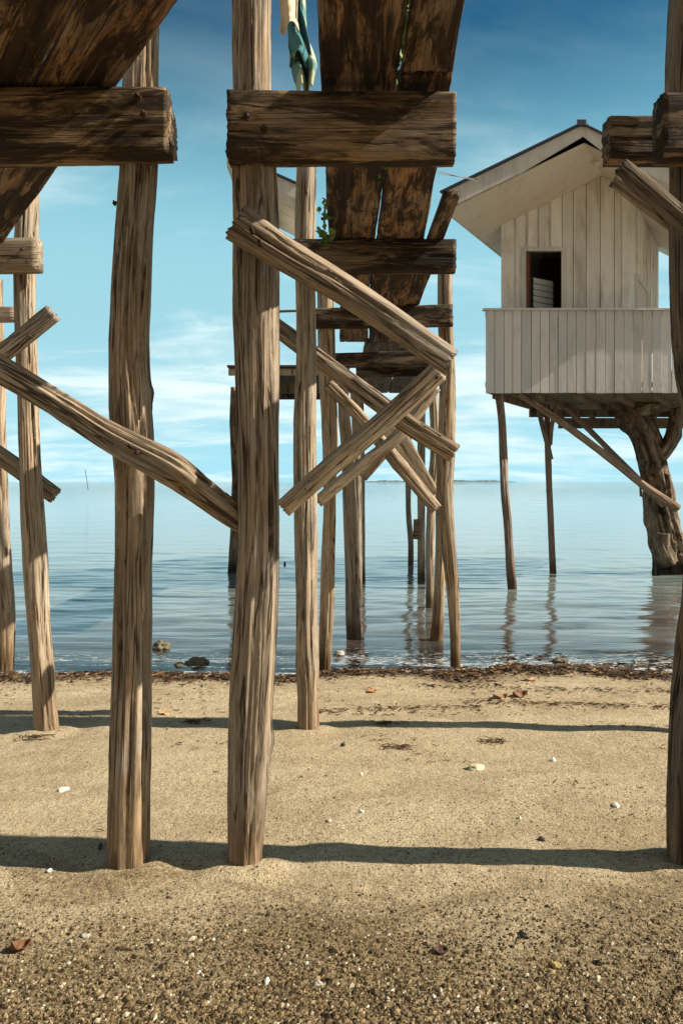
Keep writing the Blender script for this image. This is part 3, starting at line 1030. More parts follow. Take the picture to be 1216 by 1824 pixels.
# side wall with door, back and left walls
sw = MB()
VB = 3.1
n_ = 9
for k in range(n_):
    v0, v1 = VB * k / n_, VB * (k + 1) / n_
    hbox(sw, UC, UC + 0.03, v0 + (0.03 if k == 0 else 0), v1, FLOOR, rz(UC + 0.03) - 0.004)
    if k:
        hbox(sw, UC + 0.03, UC + 0.045, v0 - 0.012, v0 + 0.012, FLOOR, rz(UC + 0.05) - 0.01)
side = sw.build('side_wall', PAINT_WALL, house)
hbox_b = MB()
hbox(hbox_b, UL, UL + 0.03, 0.03, VB, FLOOR, rz(UL) - 0.004)
hbox(hbox_b, UL + 0.03, RU, VB - 0.03, VB, FLOOR, rz(UL + 0.03) - 0.004, FLOOR, rz(RU) - 0.004)
hbox(hbox_b, RU, UC, VB - 0.03, VB, FLOOR, rz(RU) - 0.004, FLOOR, rz(UC) - 0.004)
hbox_b.build('back_wall', PAINT_WALL, house)
rm = MB()
hbox(rm, UL + 0.035, UC - 0.005, 1.9, 1.92, FLOOR, rz(UL) - 0.01)
hbox(rm, UL + 0.8, UL + 0.83, 0.7, 1.9, FLOOR, rz(UL) - 0.01)
rm.build('inner_partition', M_ROOM, house)
dr = MB()
hbox(dr, UC + 0.03, UC + 0.065, 0.62, 1.52, FLOOR, FLOOR + 2.15)
door = dr.build('door', M_DOOR, house)
dk = MB()
hbox(dk, UC + 0.065, UC + 0.12, 1.38, 1.43, FLOOR + 1.0, FLOOR + 1.08)
dk.build('handle', M_NAIL, door)
dfm = MB()
hbox(dfm, UC + 0.03, UC + 0.08, 0.54, 0.62, FLOOR, FLOOR + 2.24)
hbox(dfm, UC + 0.03, UC + 0.08, 1.52, 1.60, FLOOR, FLOOR + 2.24)
hbox(dfm, UC + 0.03, UC + 0.08, 0.62, 1.52, FLOOR + 2.15, FLOOR + 2.24)
dfm.build('frame', PAINT_FASCIA, door)
# roof
V0, V1 = -1.26, 3.5
U0, U1 = 2.324, 6.80
rf = MB()
TH = 0.255
for (a, b) in ((U0 - 0.04, RU), (RU, U1 + 0.04)):
    hbox(rf, a, b, V0 - 0.05, V1, rz(a) + TH, rz(a) + TH + 0.025, rz(b) + TH, rz(b) + TH + 0.025)
hbox(rf, RU - 0.07, RU + 0.07, V0 - 0.06, V1, RZ + TH - 0.03, RZ + TH + 0.055)
roof = rf.build('roof', M_ROOF, house)
sf = MB()
VS = V0 + 0.09
for (a, b) in ((U0, RU), (RU, U1)):
    hbox(sf, a, b, VS, 0.0, rz(a) + 0.004, rz(a) + 0.022, rz(b) + 0.004, rz(b) + 0.022)
hbox(sf, U0, UL, 0.0, V1, rz(U0) + 0.004, rz(U0) + 0.022, rz(UL) + 0.004, rz(UL) + 0.022)
hbox(sf, UL, RU, 0.0, V1, rz(UL) + 0.004, rz(UL) + 0.022, rz(RU) + 0.004, rz(RU) + 0.022)
hbox(sf, RU, UC, 0.0, V1, rz(RU) + 0.004, rz(RU) + 0.022, rz(UC) + 0.004, rz(UC) + 0.022)
hbox(sf, UC, U1, 0.0, V1, rz(UC) + 0.004, rz(UC) + 0.022, rz(U1) + 0.004, rz(U1) + 0.022)
sf.build('soffit', PAINT_SOFFIT, roof)
fb = MB()
for (a, b) in ((U0, RU), (RU, U1)):
    m_ = RU - 0.95 if a < RU else RU + 0.35
    for (p, q) in ((a, m_), (m_, b)):
        lp, lq = (0.085 if abs(p - RU) < 0.01 else -0.015), (0.085 if abs(q - RU) < 0.01 else -0.015)
        hbox(fb, p, q, V0, V0 + 0.028, rz(p) + lp, rz(p) + TH - 0.004, rz(q) + lq, rz(q) + TH - 0.004)
hbox(fb, U0 - 0.03, U0, V0, V1, rz(U0) - 0.015, rz(U0) + TH - 0.004)
hbox(fb, U1, U1 + 0.03, V0, V1, rz(U1) - 0.015, rz(U1) + TH - 0.004)
hbox(fb, U0, RU, V1 - 0.03, V1 - 0.002, rz(U0) + 0.03, rz(U0) + TH - 0.004, rz(RU) + 0.03, rz(RU) + TH - 0.004)
hbox(fb, RU, U1, V1 - 0.03, V1 - 0.002, rz(RU) + 0.03, rz(RU) + TH - 0.004, rz(U1) + 0.03, rz(U1) + TH - 0.004)
fb.build('fascia', PAINT_FASCIA, roof)
bmx = bmesh.new()
bmesh.ops.create_uvsphere(bmx, u_segments=20, v_segments=10, radius=0.065)
for v in bmx.verts:
    v.co.z *= 0.55
    v.co += H(RU + 0.06, -0.62, rz(RU + 0.06) - 0.03)
me = bpy.data.meshes.new('ceiling_lamp')
bmx.to_mesh(me)
bmx.free()
link('ceiling_lamp', me, M_LAMP, house)
# balcony rail
RY = 11.8


def rail_x(px):
    return (px - 608) / F * RY


ra = MB()
ZT, ZB = EYE + (HZ - 553) / F * RY, EYE + (HZ - 700) / F * RY
x = rail_x(865)
rg = random.Random(3)
while x < 6.5:
    wd = 0.150 + rg.uniform(-0.012, 0.012)
    yo = rg.uniform(0, 0.006)
    ra.box(x + 0.003, x + wd - 0.009, RY + yo, RY + 0.018 + yo, ZB + rg.uniform(-0.006, 0.006), ZT)
    x += wd
rail = ra.build('balcony_rail', PAINT_RAIL, house)
rb = MB()
rb.box(rail_x(862) - 0.02, 6.55, RY - 0.05, RY + 0.07, ZT + 0.001, ZT + 0.028)
rb.box(rail_x(865), 6.5, RY + 0.026, RY + 0.07, ZT - 0.09, ZT)
rb.box(rail_x(865), 6.5, RY + 0.026, RY + 0.07, ZB + 0.1, ZB + 0.18)
rb.build('rail_cap', PAINT_RAIL, rail)
# side rails, floor, joists
XL = rail_x(865)
def rail_run(a, b, lo, hi):
    sr = MB()
    n = int((b - a).length / 0.15)
    for k in range(n):
        p, q = a.lerp(b, k / n), a.lerp(b, (k + 0.97) / n)
        sr.hexa([Vector((p.x, p.y, lo)), Vector((q.x, q.y, lo)), Vector((q.x + 0.018, q.y, lo)), Vector((p.x + 0.018, p.y, lo)),
                 Vector((p.x, p.y, hi)), Vector((q.x, q.y, hi)), Vector((q.x + 0.018, q.y, hi)), Vector((p.x + 0.018, p.y, hi))])
    sr.build('side_rail', PAINT_RAIL, house)


aL = Vector((XL, RY + 0.02, 0))
rail_run(aL, Vector((XL + HA * 3.6, RY + 3.6, 0)), ZB, ZT)
rail_run(Vector((6.5, RY + 0.02, 0)), Vector((6.5 + HA * 3.6, RY + 3.6, 0)), ZB, ZT)
rail_run(H(UC + 0.2, VB + 0.35, 0), H(UC + 1.9, VB + 0.35, 0), FLOOR, FLOOR + 0.95)
flo = MB()
K = 22
for k in range(K):
    v0, v1 = 4.0 * k / K + 0.004, 4.0 * (k + 1) / K
    y0, y1 = RY + 0.075 + v0, RY + 0.075 + v1
    flo.hexa([Vector((XL + 0.03 + HA * v0, y0, FLOOR - 0.03)), Vector((6.45 + HA * v0, y0, FLOOR - 0.03)), Vector((6.45 + HA * v1, y1, FLOOR - 0.03)), Vector((XL + 0.03 + HA * v1, y1, FLOOR - 0.03)),
              Vector((XL + 0.03 + HA * v0, y0, FLOOR - 0.003)), Vector((6.45 + HA * v0, y0, FLOOR - 0.003)), Vector((6.45 + HA * v1, y1, FLOOR - 0.003)), Vector((XL + 0.03 + HA * v1, y1, FLOOR - 0.003))])
flo.build('floor', W_DARK, house)
jo = MB()
for k in range(7):
    u = XL + 0.15 + k * 0.66
    jo.bar(Vector((u, RY + 0.1, FLOOR - 0.08)), Vector((u + HA * 3.8, RY + 3.9, FLOOR - 0.08)), 0.06, 0.09)
jo.build('joist', W_DARK, house)
for (y, h) in ((RY + 1.9, 0.14), (RY + 3.7, 0.22)):
    g = MB()
    v = y - RY
    g.bar(Vector((XL + 0.05 + HA * v, y, FLOOR - 0.128 - h / 2)), Vector((6.4 + HA * v, y, FLOOR - 0.128 - h / 2)), 0.08, h)
    g.build('floor_beam', W_DARK, house)
# stilts and braces
YS1, YS2 = base_Y(912, 1049), base_Y(984, 1019)
log_px('stilt', [(888, 702, 7.5), (893, 750, 6.5), (896, 810, 7), (898, 870, 7), (903, 930, 7.5), (908, 1000, 8), (912, 1049, 8)], [RY + 0.2] * 3 + [YS1] * 4, W_STILT, house, 0.6, step=0.04)
log_px('stilt', [(973, 712, 5), (975, 800, 5.5), (977, 860, 5.5), (980, 930, 5.5), (984, 1019, 6)], YS2, W_STILT, house, 0.6, step=0.04)
log_px('brace', [(957, 722, 4.5), (969, 770, 4.5), (981, 818, 4)], YS2 - 0.12, W_STILT, house, step=0.04)
log_px('brace', [(990, 722, 4), (982, 760, 4), (979, 792, 4)], YS2 - 0.12, W_STILT, house, step=0.04)
log_px('brace', [(922, 700, 5.5), (1000, 753, 6), (1090, 820, 6.5), (1150, 868, 7), (1205, 905, 8)], [12.0, 12.3, 12.7, 12.95, 13.1], W_STILT, house, step=0.04)
log_px('brace', [(990, 712, 4.5), (1040, 757, 5), (1090, 808, 5), (1120, 838, 5), (1180, 900, 5.5)], [13.6, 13.4, 13.2, 13.1, 13.1], W_STILT, house, step=0.04)
# wires to the eave
wi = MB()
wi.bar(P(780, 309, 10.6), P(866, 322, 11.35), 0.008, 0.008)
wi.bar(P(780, 305, 10.6), P(866, 327, 11.3), 0.008, 0.008)
wi.build('wire', M_WIRE, house)

# ------------------------------------------------------------------ tree under the house
YT = base_Y(1190, 1021)
tree = empty('tree', P(1192, 1021, YT), 'thick gnarled leaning tree trunk rising from the water and holding up the house', 'tree')
log_px('trunk', [(1196, 1075, 34), (1195, 1021, 32), (1190, 975, 29), (1180, 925, 26), (1170, 870, 24), (1160, 820, 24), (1150, 790, 25), (1136, 757, 24), (1118, 728, 25), (1104, 700, 26)], YT, BARK, tree, rough=2.0, crack=2.0, step=0.035, N=64, knots=6)
log_px('branch', [(1158, 822, 12), (1178, 808, 14), (1194, 785, 13), (1202, 755, 12), (1208, 700, 13)], YT - 0.05, BARK, tree, rough=1.5, step=0.035)
log_px('branch', [(1120, 735, 16), (1140, 726, 17), (1165, 722, 14), (1200, 717, 13), (1260, 715, 10)], YT - 0.1, BARK, tree, rough=1.8, step=0.035, knots=4)
log_px('root', [(1180, 950, 12), (1178, 975, 14), (1190, 1005, 15)], YT - 0.28, BARK, tree, rough=1.8, step=0.03)
tb = log_px('twig', [(1140, 868, 2.5), (1141, 884, 3)], YT - 0.25, W_DARK, tree, N=12)
log_px('twig', [(1166, 1008, 1.6), (1167, 1030, 2)], YT - 0.3, W_DARK, tree, N=12)

# ------------------------------------------------------------------ small hut beyond the thick post
YH = 11.5
hut = empty('stilt_hut', P(450, 1030, 12.3), 'small pale hut on a plank platform mostly hidden behind the thick middle post', 'hut')


def hx(px, Y):
    return (px - 608) / F * Y


sh = MB()
def hutz(px):
    return EYE + (HZ - (352 - 0.46 * (523 - px))) / F * YH
x0, x1 = hx(404, YH), hx(523, YH)
z0, z1 = hutz(404), hutz(523)
sh.hexa([(x0, YH, z0), (x1, YH, z1), (x1, YH + 0.03, z1), (x0, YH + 0.03, z0), (x0, YH, z0 + 0.22), (x1, YH, z1 + 0.22), (x1, YH + 0.03, z1 + 0.22), (x0, YH + 0.03, z0 + 0.22)])
sh.hexa([(x1, YH, z1), (x1 + 0.03, YH, z1), (x1 - 0.07, YH + 1.85, z1), (x1 - 0.1, YH + 1.85, z1), (x1, YH, z1 + 0.22), (x1 + 0.03, YH, z1 + 0.22), (x1 - 0.07, YH + 1.85, z1 + 0.22), (x1 - 0.1, YH + 1.85, z1 + 0.22)])
hr = sh.build('fascia', PAINT_FASCIA, hut)
ss = MB()
for k in range(4):
    ya, yb = YH + 0.035 + k * 0.45, YH + 0.475 + k * 0.45
    e = 0.055 * (k * 0.45) / 1.0
    ss.hexa([(x0, ya, z0 + 0.004), (x1 - 0.002 - e, ya, z1 + 0.004), (x1 - 0.02 - e, yb, z1 + 0.004), (x0, yb, z0 + 0.004), (x0, ya, z0 + 0.02), (x1 - 0.002 - e, ya, z1 + 0.02), (x1 - 0.02 - e, yb, z1 + 0.02), (x0, yb, z0 + 0.02)])
ss.build('soffit', PAINT_SOFFIT, hut)
rt = MB()
rt.hexa([(x0 - 0.02, YH - 0.05, z0 + 0.225), (x1 + 0.06, YH - 0.05, z1 + 0.2), (x1 + 0.0, YH + 1.9, z1 + 0.2), (x0 - 0.02, YH + 1.9, z0 + 0.225), (x0 - 0.02, YH - 0.05, z0 + 0.25), (x1 + 0.06, YH - 0.05, z1 + 0.225), (x1 + 0.0, YH + 1.9, z1 + 0.225), (x0 - 0.02, YH + 1.9, z0 + 0.25)])
rt.build('roof', M_ROOF, hut)
PZ = EYE + (HZ - 650) / F * YH
hw = MB()
xa, xb = hx(428, 12.3), hx(484, 12.3)
for k in range(6):
    p, q = xa + (xb - xa) * k / 6, xa + (xb - xa) * (k + 0.985) / 6
    t0 = (p - x0) / (x1 - x0)
    zz = z0 + (z1 - z0) * t0 - 0.03
    hw.box(p, q, 12.3, 12.33, PZ, zz)
hw.box(xa, xa + 0.03, 12.33, 13.3, PZ, z0 + (z1 - z0) * 0.2)
hw.box(xb - 0.03, xb, 12.33, 13.3, PZ, z0 + (z1 - z0) * 0.66)
hw.build('wall', PAINT_WALL, hut)
pf = MB()
for k in range(9):
    y = YH + k * 0.24
    pf.box(hx(404, YH), hx(575, YH), y + 0.005, y + 0.235, PZ - 0.03, PZ)
pf.build('platform', W_DARK, hut)
for (ya, za, zb_, mt) in ((YH + 0.05, 657, 668, W_GREY), (YH + 0.9, 680, 700, W_DARK), (YH + 1.95, 697, 711, W_BEAM)):
    g = MB()
    g.box(hx(406, YH), hx(572, YH), ya, ya + 0.08, EYE + (HZ - zb_) / F * (ya + 0.0), min(PZ - 0.032, EYE + (HZ - za) / F * (ya + 0.0)))
    g.build('floor_beam', mt, hut)
log_px('stilt', [(417, 690, 6), (416, 760, 7), (419, 850, 5), (420, 940, 9), (419, 1021, 12)], base_Y(419, 1020), BARK, hut, 0.5, rough=1.5)
log_px('stilt', [(470, 700, 7), (468, 1021, 8)], base_Y(468, 1020), W_STILT, hut, 0.5)
log_px('stilt', [(545, 660, 6), (545, 1030, 7)], base_Y(545, 1028), W_STILT, hut, 0.5)
stub = log_px('stake', [(507, 1001, 1.8), (507, 1012, 2)], base_Y(507, 1006), W_DARK, None, 0.4, N=12)
tag(stub, 'tiny dark stake end poking out of the sea beside the thick middle post', 'stake')
sk = log_px('marker_stick', [(152, 836, 0.5), (156, 862, 0.6)], base_Y(156, 867), W_DARK, None, 0.5, N=10)
tag(sk, 'thin leaning stick far out in the sea near the horizon on the left', 'stick')

# ------------------------------------------------------------------ washing line and clothes
line_pts = [(P(470, -60, 2.98), 0.003, 0.003), (P(840, -40, 2.98), 0.003, 0.003), (P(1220, -60, 2.98), 0.003, 0.003)]
v, f, a = sweep_data(line_pts, ZREF, N=8, step=0.05, rough=0.0, knots=0)
ln = from_data('washing_line', v, f, M_WIRE, None, True, a)
tag(ln, 'thin washing line tied between the tall posts above the deck', 'washing line')


def cloth_mat(name, col, stripe=None, freq=60.0):
    m, t, b = new_mat(name)
    at = t.n('ShaderNodeAttribute', attribute_name='wood')
    n = t.noise(t.mapping(at.outputs['Vector'], (30, 30, 12)), 1, 4, 0.6)
    c = t.mix(t.math('MULTIPLY', n, 0.6), col, tuple(k * 0.55 for k in col))
    if stripe:
        sp = t.n('ShaderNodeSeparateXYZ')
        t.link(at.outputs['Vector'], sp.inputs[0])
        s = t.math('SINE', t.math('MULTIPLY', sp.outputs[2], freq))
        c = t.mix(t.math('MULTIPLY', t.step(s, 0.7, 0.85), 0.85), c, stripe)
    t.link(c, b.inputs['Base Color'])
    b.inputs['Roughness'].default_value = 0.9
    b.inputs['Specular IOR Level'].default_value = 0.1
    return m


def garment(name, rows, Y, mat, folds, amp, label, cat, ph=0.0):
    """rows: (py, left px, right px)"""
    vs, fs, at = [], [], []
    nu = 40
    rr = []
    for i in range(len(rows) - 1):
        for k in range(8):
            t = k / 8
            rr.append(tuple(rows[i][q] * (1 - t) + rows[i + 1][q] * t for q in range(3)))
    rr.append(rows[-1])
    for i, (py, xl, xr) in enumerate(rr):
        for j in range(nu + 1):
            s = j / nu
            px = xl + (xr - xl) * s
            hem = 6.0 * math.sin(s * folds * 5.2 + ph) * (i / len(rr))
            p = P(px, py + hem, Y)
            p.y += amp * math.sin(s * folds * 2 * math.pi + ph + 0.8 * math.sin(i * 0.13)) * (0.35 + 0.65 * i / len(rr)) + 0.012 * mn.noise(Vector((s * 4 + ph, i * 0.2, 1)))
            vs.append(p)
            at.append((s * 0.3, 0.0, py / F * Y))
    m1 = nu + 1
    for i in range(len(rr) - 1):
        for j in range(nu):
            fs.append((i * m1 + j, i * m1 + j + 1, (i + 1) * m1 + j + 1, (i + 1) * m1 + j))
    o = from_data(name, vs, fs, mat, None, True, at)
    md = o.modifiers.new('thickness', 'SOLIDIFY')
    md.thickness = 0.004
    return tag(o, label, cat)


garment('hanging_cloth', [(-52, 492, 536), (0, 498, 530), (30, 500, 529), (50, 497, 531)], 2.96, cloth_mat('cream_cloth', (0.70, 0.63, 0.46)), 1.1, 0.03,
        'cream cloth hanging highest and shortest on the washing line', 'cloth', 0.4)
garment('hanging_shirt', [(-50, 522, 540), (16, 514, 536), (40, 513, 544), (70, 512, 551), (92, 517, 556), (106, 514, 548)], 3.02, cloth_mat('teal_shirt', (0.10, 0.27, 0.31)), 1.3, 0.045,
        'teal shirt with pale stripes hanging on the washing line', 'shirt', 1.3)
garment('hanging_shorts', [(-50, 526, 540), (60, 520, 545), (98, 516, 560), (120, 520, 564), (140, 526, 560), (166, 530, 556)], 3.08, cloth_mat('pale_green_cloth', (0.48, 0.52, 0.34), (0.10, 0.24, 0.25), 26), 1.7, 0.05,
        'pale green shorts hanging lowest on the washing line', 'shorts', 2.2)

# ------------------------------------------------------------------ leafy creeper on the deck
M_LEAF = islands('creeper_leaf', [(0.0, (0.05, 0.11, 0.02)), (0.5, (0.10, 0.19, 0.035)), (1.0, (0.20, 0.29, 0.06))], 0.55)
creeper = empty('leafy_creeper', (0.215, 3.4, 3.1), 'green leafy creeper trailing over the pier deck between the planks', 'plant')


def leaves(pts, n, size, rnd):
    vs, fs = [], []
    for _ in range(n):
        i = rnd.randrange(len(pts) - 1)
        c = Vector(pts[i]).lerp(Vector(pts[i + 1]), rnd.random()) + Vector((rnd.gauss(0, 0.02), rnd.gauss(0, 0.03), rnd.gauss(0.0, 0.03)))
        d = Vector((rnd.gauss(0, 1), rnd.gauss(0, 1), rnd.gauss(-0.3, 0.6))).normalized()
        u = d.cross(Vector((rnd.gauss(0, 1), rnd.gauss(0, 1), rnd.gauss(0, 1)))).normalized()
        L = size * rnd.uniform(0.7, 1.3)
        w_ = L * 0.36
        o = len(vs)
        nrm = d.cross(u) * (L * 0.1)
        for (a, b, h) in ((0, 0, 0), (0.25, 0.8, 1), (0.55, 1.0, 1), (0.85, 0.6, 0.5), (1, 0, -0.5), (0.85, -0.6, 0.5), (0.55, -1.0, 1), (0.25, -0.8, 1)):
            vs.append(c + d * (a * L) + u * (b * w_) + nrm * h)
        vs.append(c + d * (0.5 * L) - nrm * 0.6)
        for k in range(8):
            fs.append((o + k, o + (k + 1) % 8, o + 8))
    return vs, fs


rnd = random.Random(8)
stem_a = [(0.218, 1.9, 3.13), (0.222, 2.4, 3.16), (0.214, 2.8, 3.12), (0.22, 3.3, 3.13), (0.212, 3.9, 3.11), (0.16, 4.1, 3.12), (0.0, 4.2, 3.13), (-0.095, 4.28, 3.10), (-0.10, 4.4, 3.02)]
v, f = leaves(stem_a[:5], 260, 0.045, rnd)
v2, f2 = leaves([(-0.082, 4.10, 3.07), (-0.10, 4.26, 3.04), (-0.098, 4.40, 2.99), (-0.09, 4.45, 2.99)], 34, 0.05, rnd)
v += [p for p in v2]
f += [tuple(i + len(v) - len(v2) for i in q) for q in f2]
lo = from_data('leaves', v, f, M_LEAF, creeper, True)
v, f, a = sweep_data([(Vector(p), 0.006, 0.006) for p in stem_a], ZREF, N=10, step=0.03, rough=0.5)
from_data('stem', v, f, W_DARK, creeper, True, a)

# ------------------------------------------------------------------ stones, weed and litter on the sand
def blob(name, centre, sx, sy, sz, mat, seed, jag=0.35, sub=3, label=None, cat='stone', group=None, rot=0.0):
    bm = bmesh.new()
    bmesh.ops.create_icosphere(bm, subdivisions=sub, radius=1.0)
    for v in bm.verts:
        k = 1 + jag * mn.noise(v.co * 1.3 + Vector((seed, 0, 0))) + jag * 0.5 * mn.noise(v.co * 3.1 + Vector((seed, 5, 0))) + jag * 0.25 * mn.noise(v.co * 7 + Vector((seed, 9, 0)))
        v.co = Vector((v.co.x * sx, v.co.y * sy, v.co.z * sz)) * k
    me = bpy.data.meshes.new(name)
    bm.to_mesh(me)
    bm.free()
    me.polygons.foreach_set('use_smooth', [sub > 2] * len(me.polygons))
    o = link(name, me, mat)
    o.location = centre
    o.rotation_euler = (0, 0, rot)
    return tag(o, label, cat, group)


M_ROCK = plain('mossy_rock', (0.13, 0.115, 0.07), 0.8, var=0.6, scale=7)
M_SHELL = plain('bleached_shell', (0.74, 0.70, 0.62), 0.6, var=0.15)
M_STONE = plain('pale_stone', (0.62, 0.52, 0.34), 0.8, var=0.3)
M_DKSHELL = plain('dark_shell', (0.05, 0.038, 0.035), 0.6, var=0.4)
M_YEL = plain('yellow_stone', (0.40, 0.30, 0.10), 0.7, var=0.3)
M_GREYST = plain('grey_coral', (0.40, 0.36, 0.29), 0.85, var=0.3)
for i, (px, py, w_, h_, lab) in enumerate(((285, 1156, 15, 10, 'mossy rock in the shallows just right of the thick left post'),
                                          (350, 1184, 17, 9, 'low dark rock awash at the water edge right of the left post'),
                                          (318, 1188, 9, 5, 'small dark rock between the two larger rocks and the left post'),
                                          (604, 1167, 9, 5, 'pale rock in the shallows beside the slim pier post'),
                                          (1000, 1180, 13, 5, 'small grey rock in the black weed below the house'))):
    p = on_ground(px, py)
    k = p.y / F
    blob('rock', p + Vector((0, 0.03, h_ * k * 0.3)), w_ * k, w_ * k * 0.8, h_ * k, M_ROCK if i != 3 else M_GREYST, 3.7 * i + 1, 0.5, 4, lab, 'rock', 'rocks at the water edge')
litter = [
    (848, 1372, 15, 6, M_STONE, 'large pale stone with a yellow side on the sand below the house', 'stone'),
    (985, 1356, 5, 4, M_SHELL, 'small white shell right of the large pale stone', 'shell'),
    (1097, 1438, 9, 4, M_SHELL, 'flat white shell on the sand near the right edge', 'shell'),
    (925, 1459, 4, 3, M_SHELL, 'white pebble just above the dark shadow below the house', 'pebble'),
    (643, 1448, 4, 4, M_SHELL, 'round white pebble in the middle of the sand', 'pebble'),
    (643, 1381, 3, 3, M_SHELL, 'white pebble above the round one in the middle of the sand', 'pebble'),
    (586, 1465, 6, 4, M_GREYST, 'grey coral bit beside a dark shell in the middle', 'coral'),
    (476, 1752, 8, 5, M_SHELL, 'white shell in the gravel below the thick middle post', 'shell'),
    (566, 1756, 9, 4, M_GREYST, 'pale coral bit in the gravel at the bottom of the picture', 'coral'),
    (152, 1671, 8, 4, M_GREYST, 'grey shell fragment in the lower left sand', 'shell'),
    (112, 1410, 9, 4, M_SHELL, 'heap of white shell chips left of the thick left post', 'shell'),
    (88, 1553, 5, 3, M_SHELL, 'white shell just below the left shadow', 'shell'),
    (933, 1671, 9, 6, M_DKSHELL, 'dark purple shell in the lower right gravel', 'shell'),
    (990, 1726, 8, 7, M_YEL, 'yellow stone in the lower right gravel', 'stone'),
    (1065, 1746, 4, 5, M_STONE, 'cream pebble right of the yellow stone', 'pebble'),
    (611, 1330, 5, 5, M_DKSHELL, 'dark pebble on the sand in front of the pale pier post', 'pebble'),
    (178, 1510, 6, 5, M_DKSHELL, 'dark pebble at the foot of the thick left post', 'pebble'),
    (965, 1499, 7, 5, M_DKSHELL, 'dark pointed pebble on the upper edge of the right shadow', 'pebble'),
]
for i, (px, py, w_, h_, m, lab, cat) in enumerate(litter):
    p = on_ground(px, py)
    k = p.y / F
    blob(cat, p + Vector((0, w_ * k * 0.4, h_ * k * 0.35)), w_ * k, w_ * k * 0.7, h_ * k, m, 2.3 * i + 0.7, 0.55, 3, lab, cat, rot=i * 0.7)


def leaf(px, py, L, col, label, rot, curl, seed):
    m = plain('dry_leaf_' + str(seed), col, 0.7, var=0.4, scale=40)
    p = on_ground(px, py)
    vs, fs = [], []
    nu, nv = 10, 14
    for i in range(nv + 1):
        s = i / nv
        wv = math.sin(math.pi * min(1, s * 1.05)) ** 0.7 * 0.33 * L
        for j in range(nu + 1):
            t = j / nu * 2 - 1
            x = (s - 0.5) * L
            y = t * wv
            z = curl * L * (t * t * 0.55 + (s - 0.5) ** 2 * 1.1) + 0.2 * L * mn.noise(Vector((s * 3 + seed, t * 1.6, 0)))
            vs.append((x, y, z + 0.004))
    for i in range(nv):
        for j in range(nu):
            a = i * (nu + 1) + j
            fs.append((a, a + nu + 1, a + nu + 2, a + 1))
    o = from_data('dry_leaf', vs, fs, m, None, True)
    o.location = p
    o.rotation_euler = (0.15, 0.1, rot)
    md = o.modifiers.new('thickness', 'SOLIDIFY')
    md.thickness = 0.0015
    return tag(o, label, 'leaf', 'dry leaves on the sand')


leaf(37, 1692, 0.06, (0.17, 0.07, 0.03), 'curled reddish brown leaf in the lower left corner of the sand', 0.5, 0.55, 1)
leaf(784, 1696, 0.05, (0.07, 0.03, 0.02), 'dark brown leaf on the gravel below the middle shadow', 0.1, 0.3, 2)
leaf(662, 1233, 0.09, (0.45, 0.17, 0.05), 'orange leaf among the weed right of the pale pier post', 0.9, 0.22, 3)
leaf(945, 1212, 0.12, (0.42, 0.23, 0.10), 'tan leaf on the weed line at the water below the house', 0.3, 0.18, 4)
leaf(890, 1243, 0.12, (0.33, 0.17, 0.08), 'brown leaf left of its darker neighbour on the second weed line', 0.2, 0.25, 5)
leaf(925, 1240, 0.14, (0.20, 0.10, 0.05), 'dark brown folded leaf on the second weed line', 0.4, 0.3, 6)
leaf(295, 1272, 0.10, (0.40, 0.27, 0.13), 'yellowish leaf on the sand right of the thick left post', 0.0, 0.15, 7)


def strips(name, spots, mat, label, cat, kind='stuff', group=None):
    """many small bent scraps as one mesh: (x, y, length, width, height)"""
    vs, fs = [], []
    r = random.Random(len(spots))
    for (x, y, L, w_, h_) in spots:
        a = r.gauss(0, 0.75)
        d = Vector((math.cos(a), math.sin(a), 0))
        n = Vector((-d.y, d.x, 0))
        z = max(ground(x, y), -9) + h_
        bend = r.uniform(-0.5, 0.5)
        o = len(vs)
        for k in range(4):
            s = k / 3 - 0.5
            c = Vector((x, y, z)) + d * (s * L) + n * (bend * L * (s * s)) + Vector((0, 0, r.uniform(0.0, 0.3) * L * 0.4 + 0.002))
            wk = w_ * (1 - abs(s)) * r.uniform(0.7, 1.2)
            up = Vector((0, 0, r.uniform(-0.6, 0.9) * wk))
            vs.append(c - n * wk - up)
            vs.append(c + n * wk + up)
            vs.append(c + Vector((0, 0, wk * 0.9)))
        for k in range(3):
            b = o + k * 3
            fs.append((b, b + 3, b + 5, b + 2))
            fs.append((b + 2, b + 5, b + 4, b + 1))
            fs.append((b + 1, b + 4, b + 3, b))
    o = from_data(name, vs, fs, mat, None, False)
    return tag(o, label, cat, group, kind)


# the weed line follows the water's edge
def shore_y(x):
    y = 4.5
    while y < 9 and ground(x, y) > WATER:
        y += 0.01
    return y


r = random.Random(21)
spots = []
for _ in range(5200):
    x = r.uniform(-4.2, 4.8)
    ys_ = shore_y(x)
    dens = 0.5 + 0.9 * mn.noise(Vector((x * 1.3, 2, 0))) + (0.5 if x > 1.4 else 0)
    if r.random() > dens + 0.35:
        continue
    y = ys_ - abs(r.gauss(0.10, 0.13)) + 0.06 + 0.06 * mn.noise(Vector((x * 3, 5, 1)))
    spots.append((x, y, r.uniform(0.02, 0.09), r.uniform(0.003, 0.011), r.uniform(0.0, 0.035)))
for _ in range(1500):
    x = r.uniform(0.9, 4.6)
    y = shore_y(x) + abs(r.gauss(0.0, 0.22)) - 0.05
    if mn.noise(Vector((x * 2.2, y * 3, 4))) + 0.15 * (x > 1.8) < 0.02:
        continue
    spots.append((x, y, r.uniform(0.03, 0.10), r.uniform(0.004, 0.012), max(0.0, WATER - ground(x, y)) + r.uniform(0.0, 0.02)))
strips('seaweed_line', spots, M_WEED, 'brown seaweed heaped along the edge of the water', 'seaweed')
spots = []
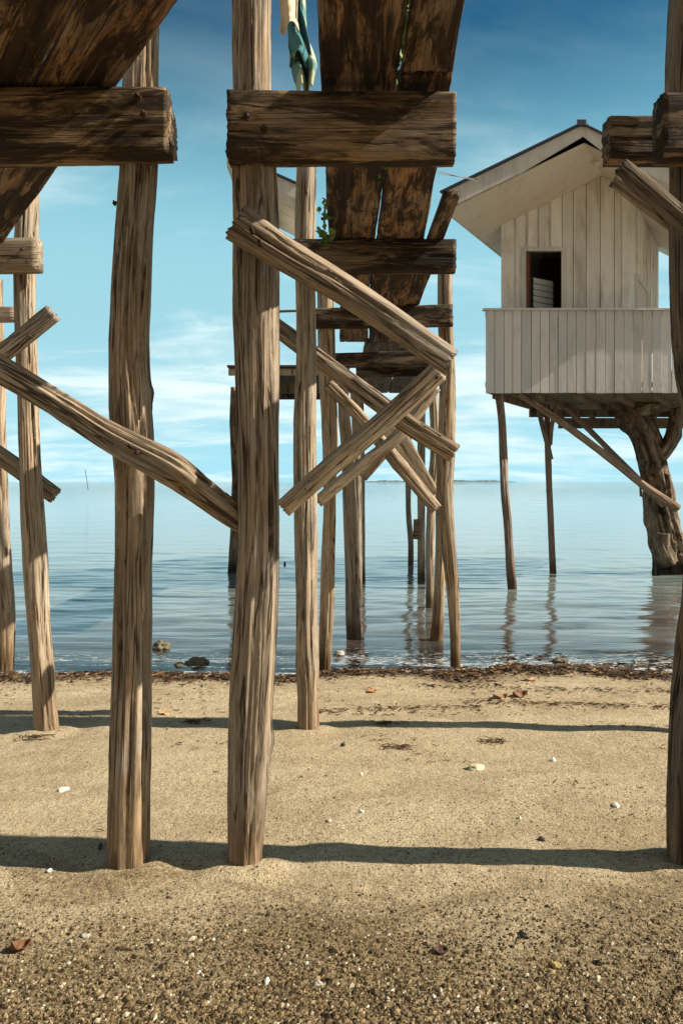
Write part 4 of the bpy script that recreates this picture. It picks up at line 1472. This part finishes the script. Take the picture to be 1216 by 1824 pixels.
for _ in range(2600):
    x = r.uniform(-3.2, 3.6)
    y = r.uniform(3.2, 6.3)
    q = mn.noise(Vector((x * 1.2, y * 4.2, 6))) + 0.25 * (y - 5)
    if q < 0.12:
        continue
    spots.append((x, y, r.uniform(0.01, 0.05), r.uniform(0.0015, 0.005), 0.001))
for (yy, x0_, x1_, n) in ((5.42, 0.9, 3.4, 420), (5.85, 0.6, 3.6, 260), (5.2, -0.2, 1.0, 160)):
    for _ in range(n):
        x = r.uniform(x0_, x1_)
        spots.append((x, yy + 0.09 * math.sin(x * 2.1) + r.gauss(0, 0.05), r.uniform(0.015, 0.07), r.uniform(0.002, 0.006), r.uniform(0, 0.008)))
for (px, py) in ((880, 1322), (710, 1333), (350, 1287), (62, 1315), (690, 1290)):
    p = on_ground(px, py)
    for _ in range(45):
        spots.append((p.x + r.gauss(0, 0.05), p.y + r.gauss(0, 0.02), r.uniform(0.02, 0.07), r.uniform(0.0015, 0.005), r.uniform(0, 0.012)))
strips('beach_litter', spots, M_WEED, 'scraps of dry weed and twig scattered over the sand', 'beach litter')

# pebbles and coarse grit
vs, fs = [], []
r = random.Random(77)
OCT = [(1, 0, 0), (-1, 0, 0), (0, 1, 0), (0, -1, 0), (0, 0, 1), (0, 0, -1)]
OF = [(0, 2, 4), (2, 1, 4), (1, 3, 4), (3, 0, 4), (2, 0, 5), (1, 2, 5), (3, 1, 5), (0, 3, 5)]
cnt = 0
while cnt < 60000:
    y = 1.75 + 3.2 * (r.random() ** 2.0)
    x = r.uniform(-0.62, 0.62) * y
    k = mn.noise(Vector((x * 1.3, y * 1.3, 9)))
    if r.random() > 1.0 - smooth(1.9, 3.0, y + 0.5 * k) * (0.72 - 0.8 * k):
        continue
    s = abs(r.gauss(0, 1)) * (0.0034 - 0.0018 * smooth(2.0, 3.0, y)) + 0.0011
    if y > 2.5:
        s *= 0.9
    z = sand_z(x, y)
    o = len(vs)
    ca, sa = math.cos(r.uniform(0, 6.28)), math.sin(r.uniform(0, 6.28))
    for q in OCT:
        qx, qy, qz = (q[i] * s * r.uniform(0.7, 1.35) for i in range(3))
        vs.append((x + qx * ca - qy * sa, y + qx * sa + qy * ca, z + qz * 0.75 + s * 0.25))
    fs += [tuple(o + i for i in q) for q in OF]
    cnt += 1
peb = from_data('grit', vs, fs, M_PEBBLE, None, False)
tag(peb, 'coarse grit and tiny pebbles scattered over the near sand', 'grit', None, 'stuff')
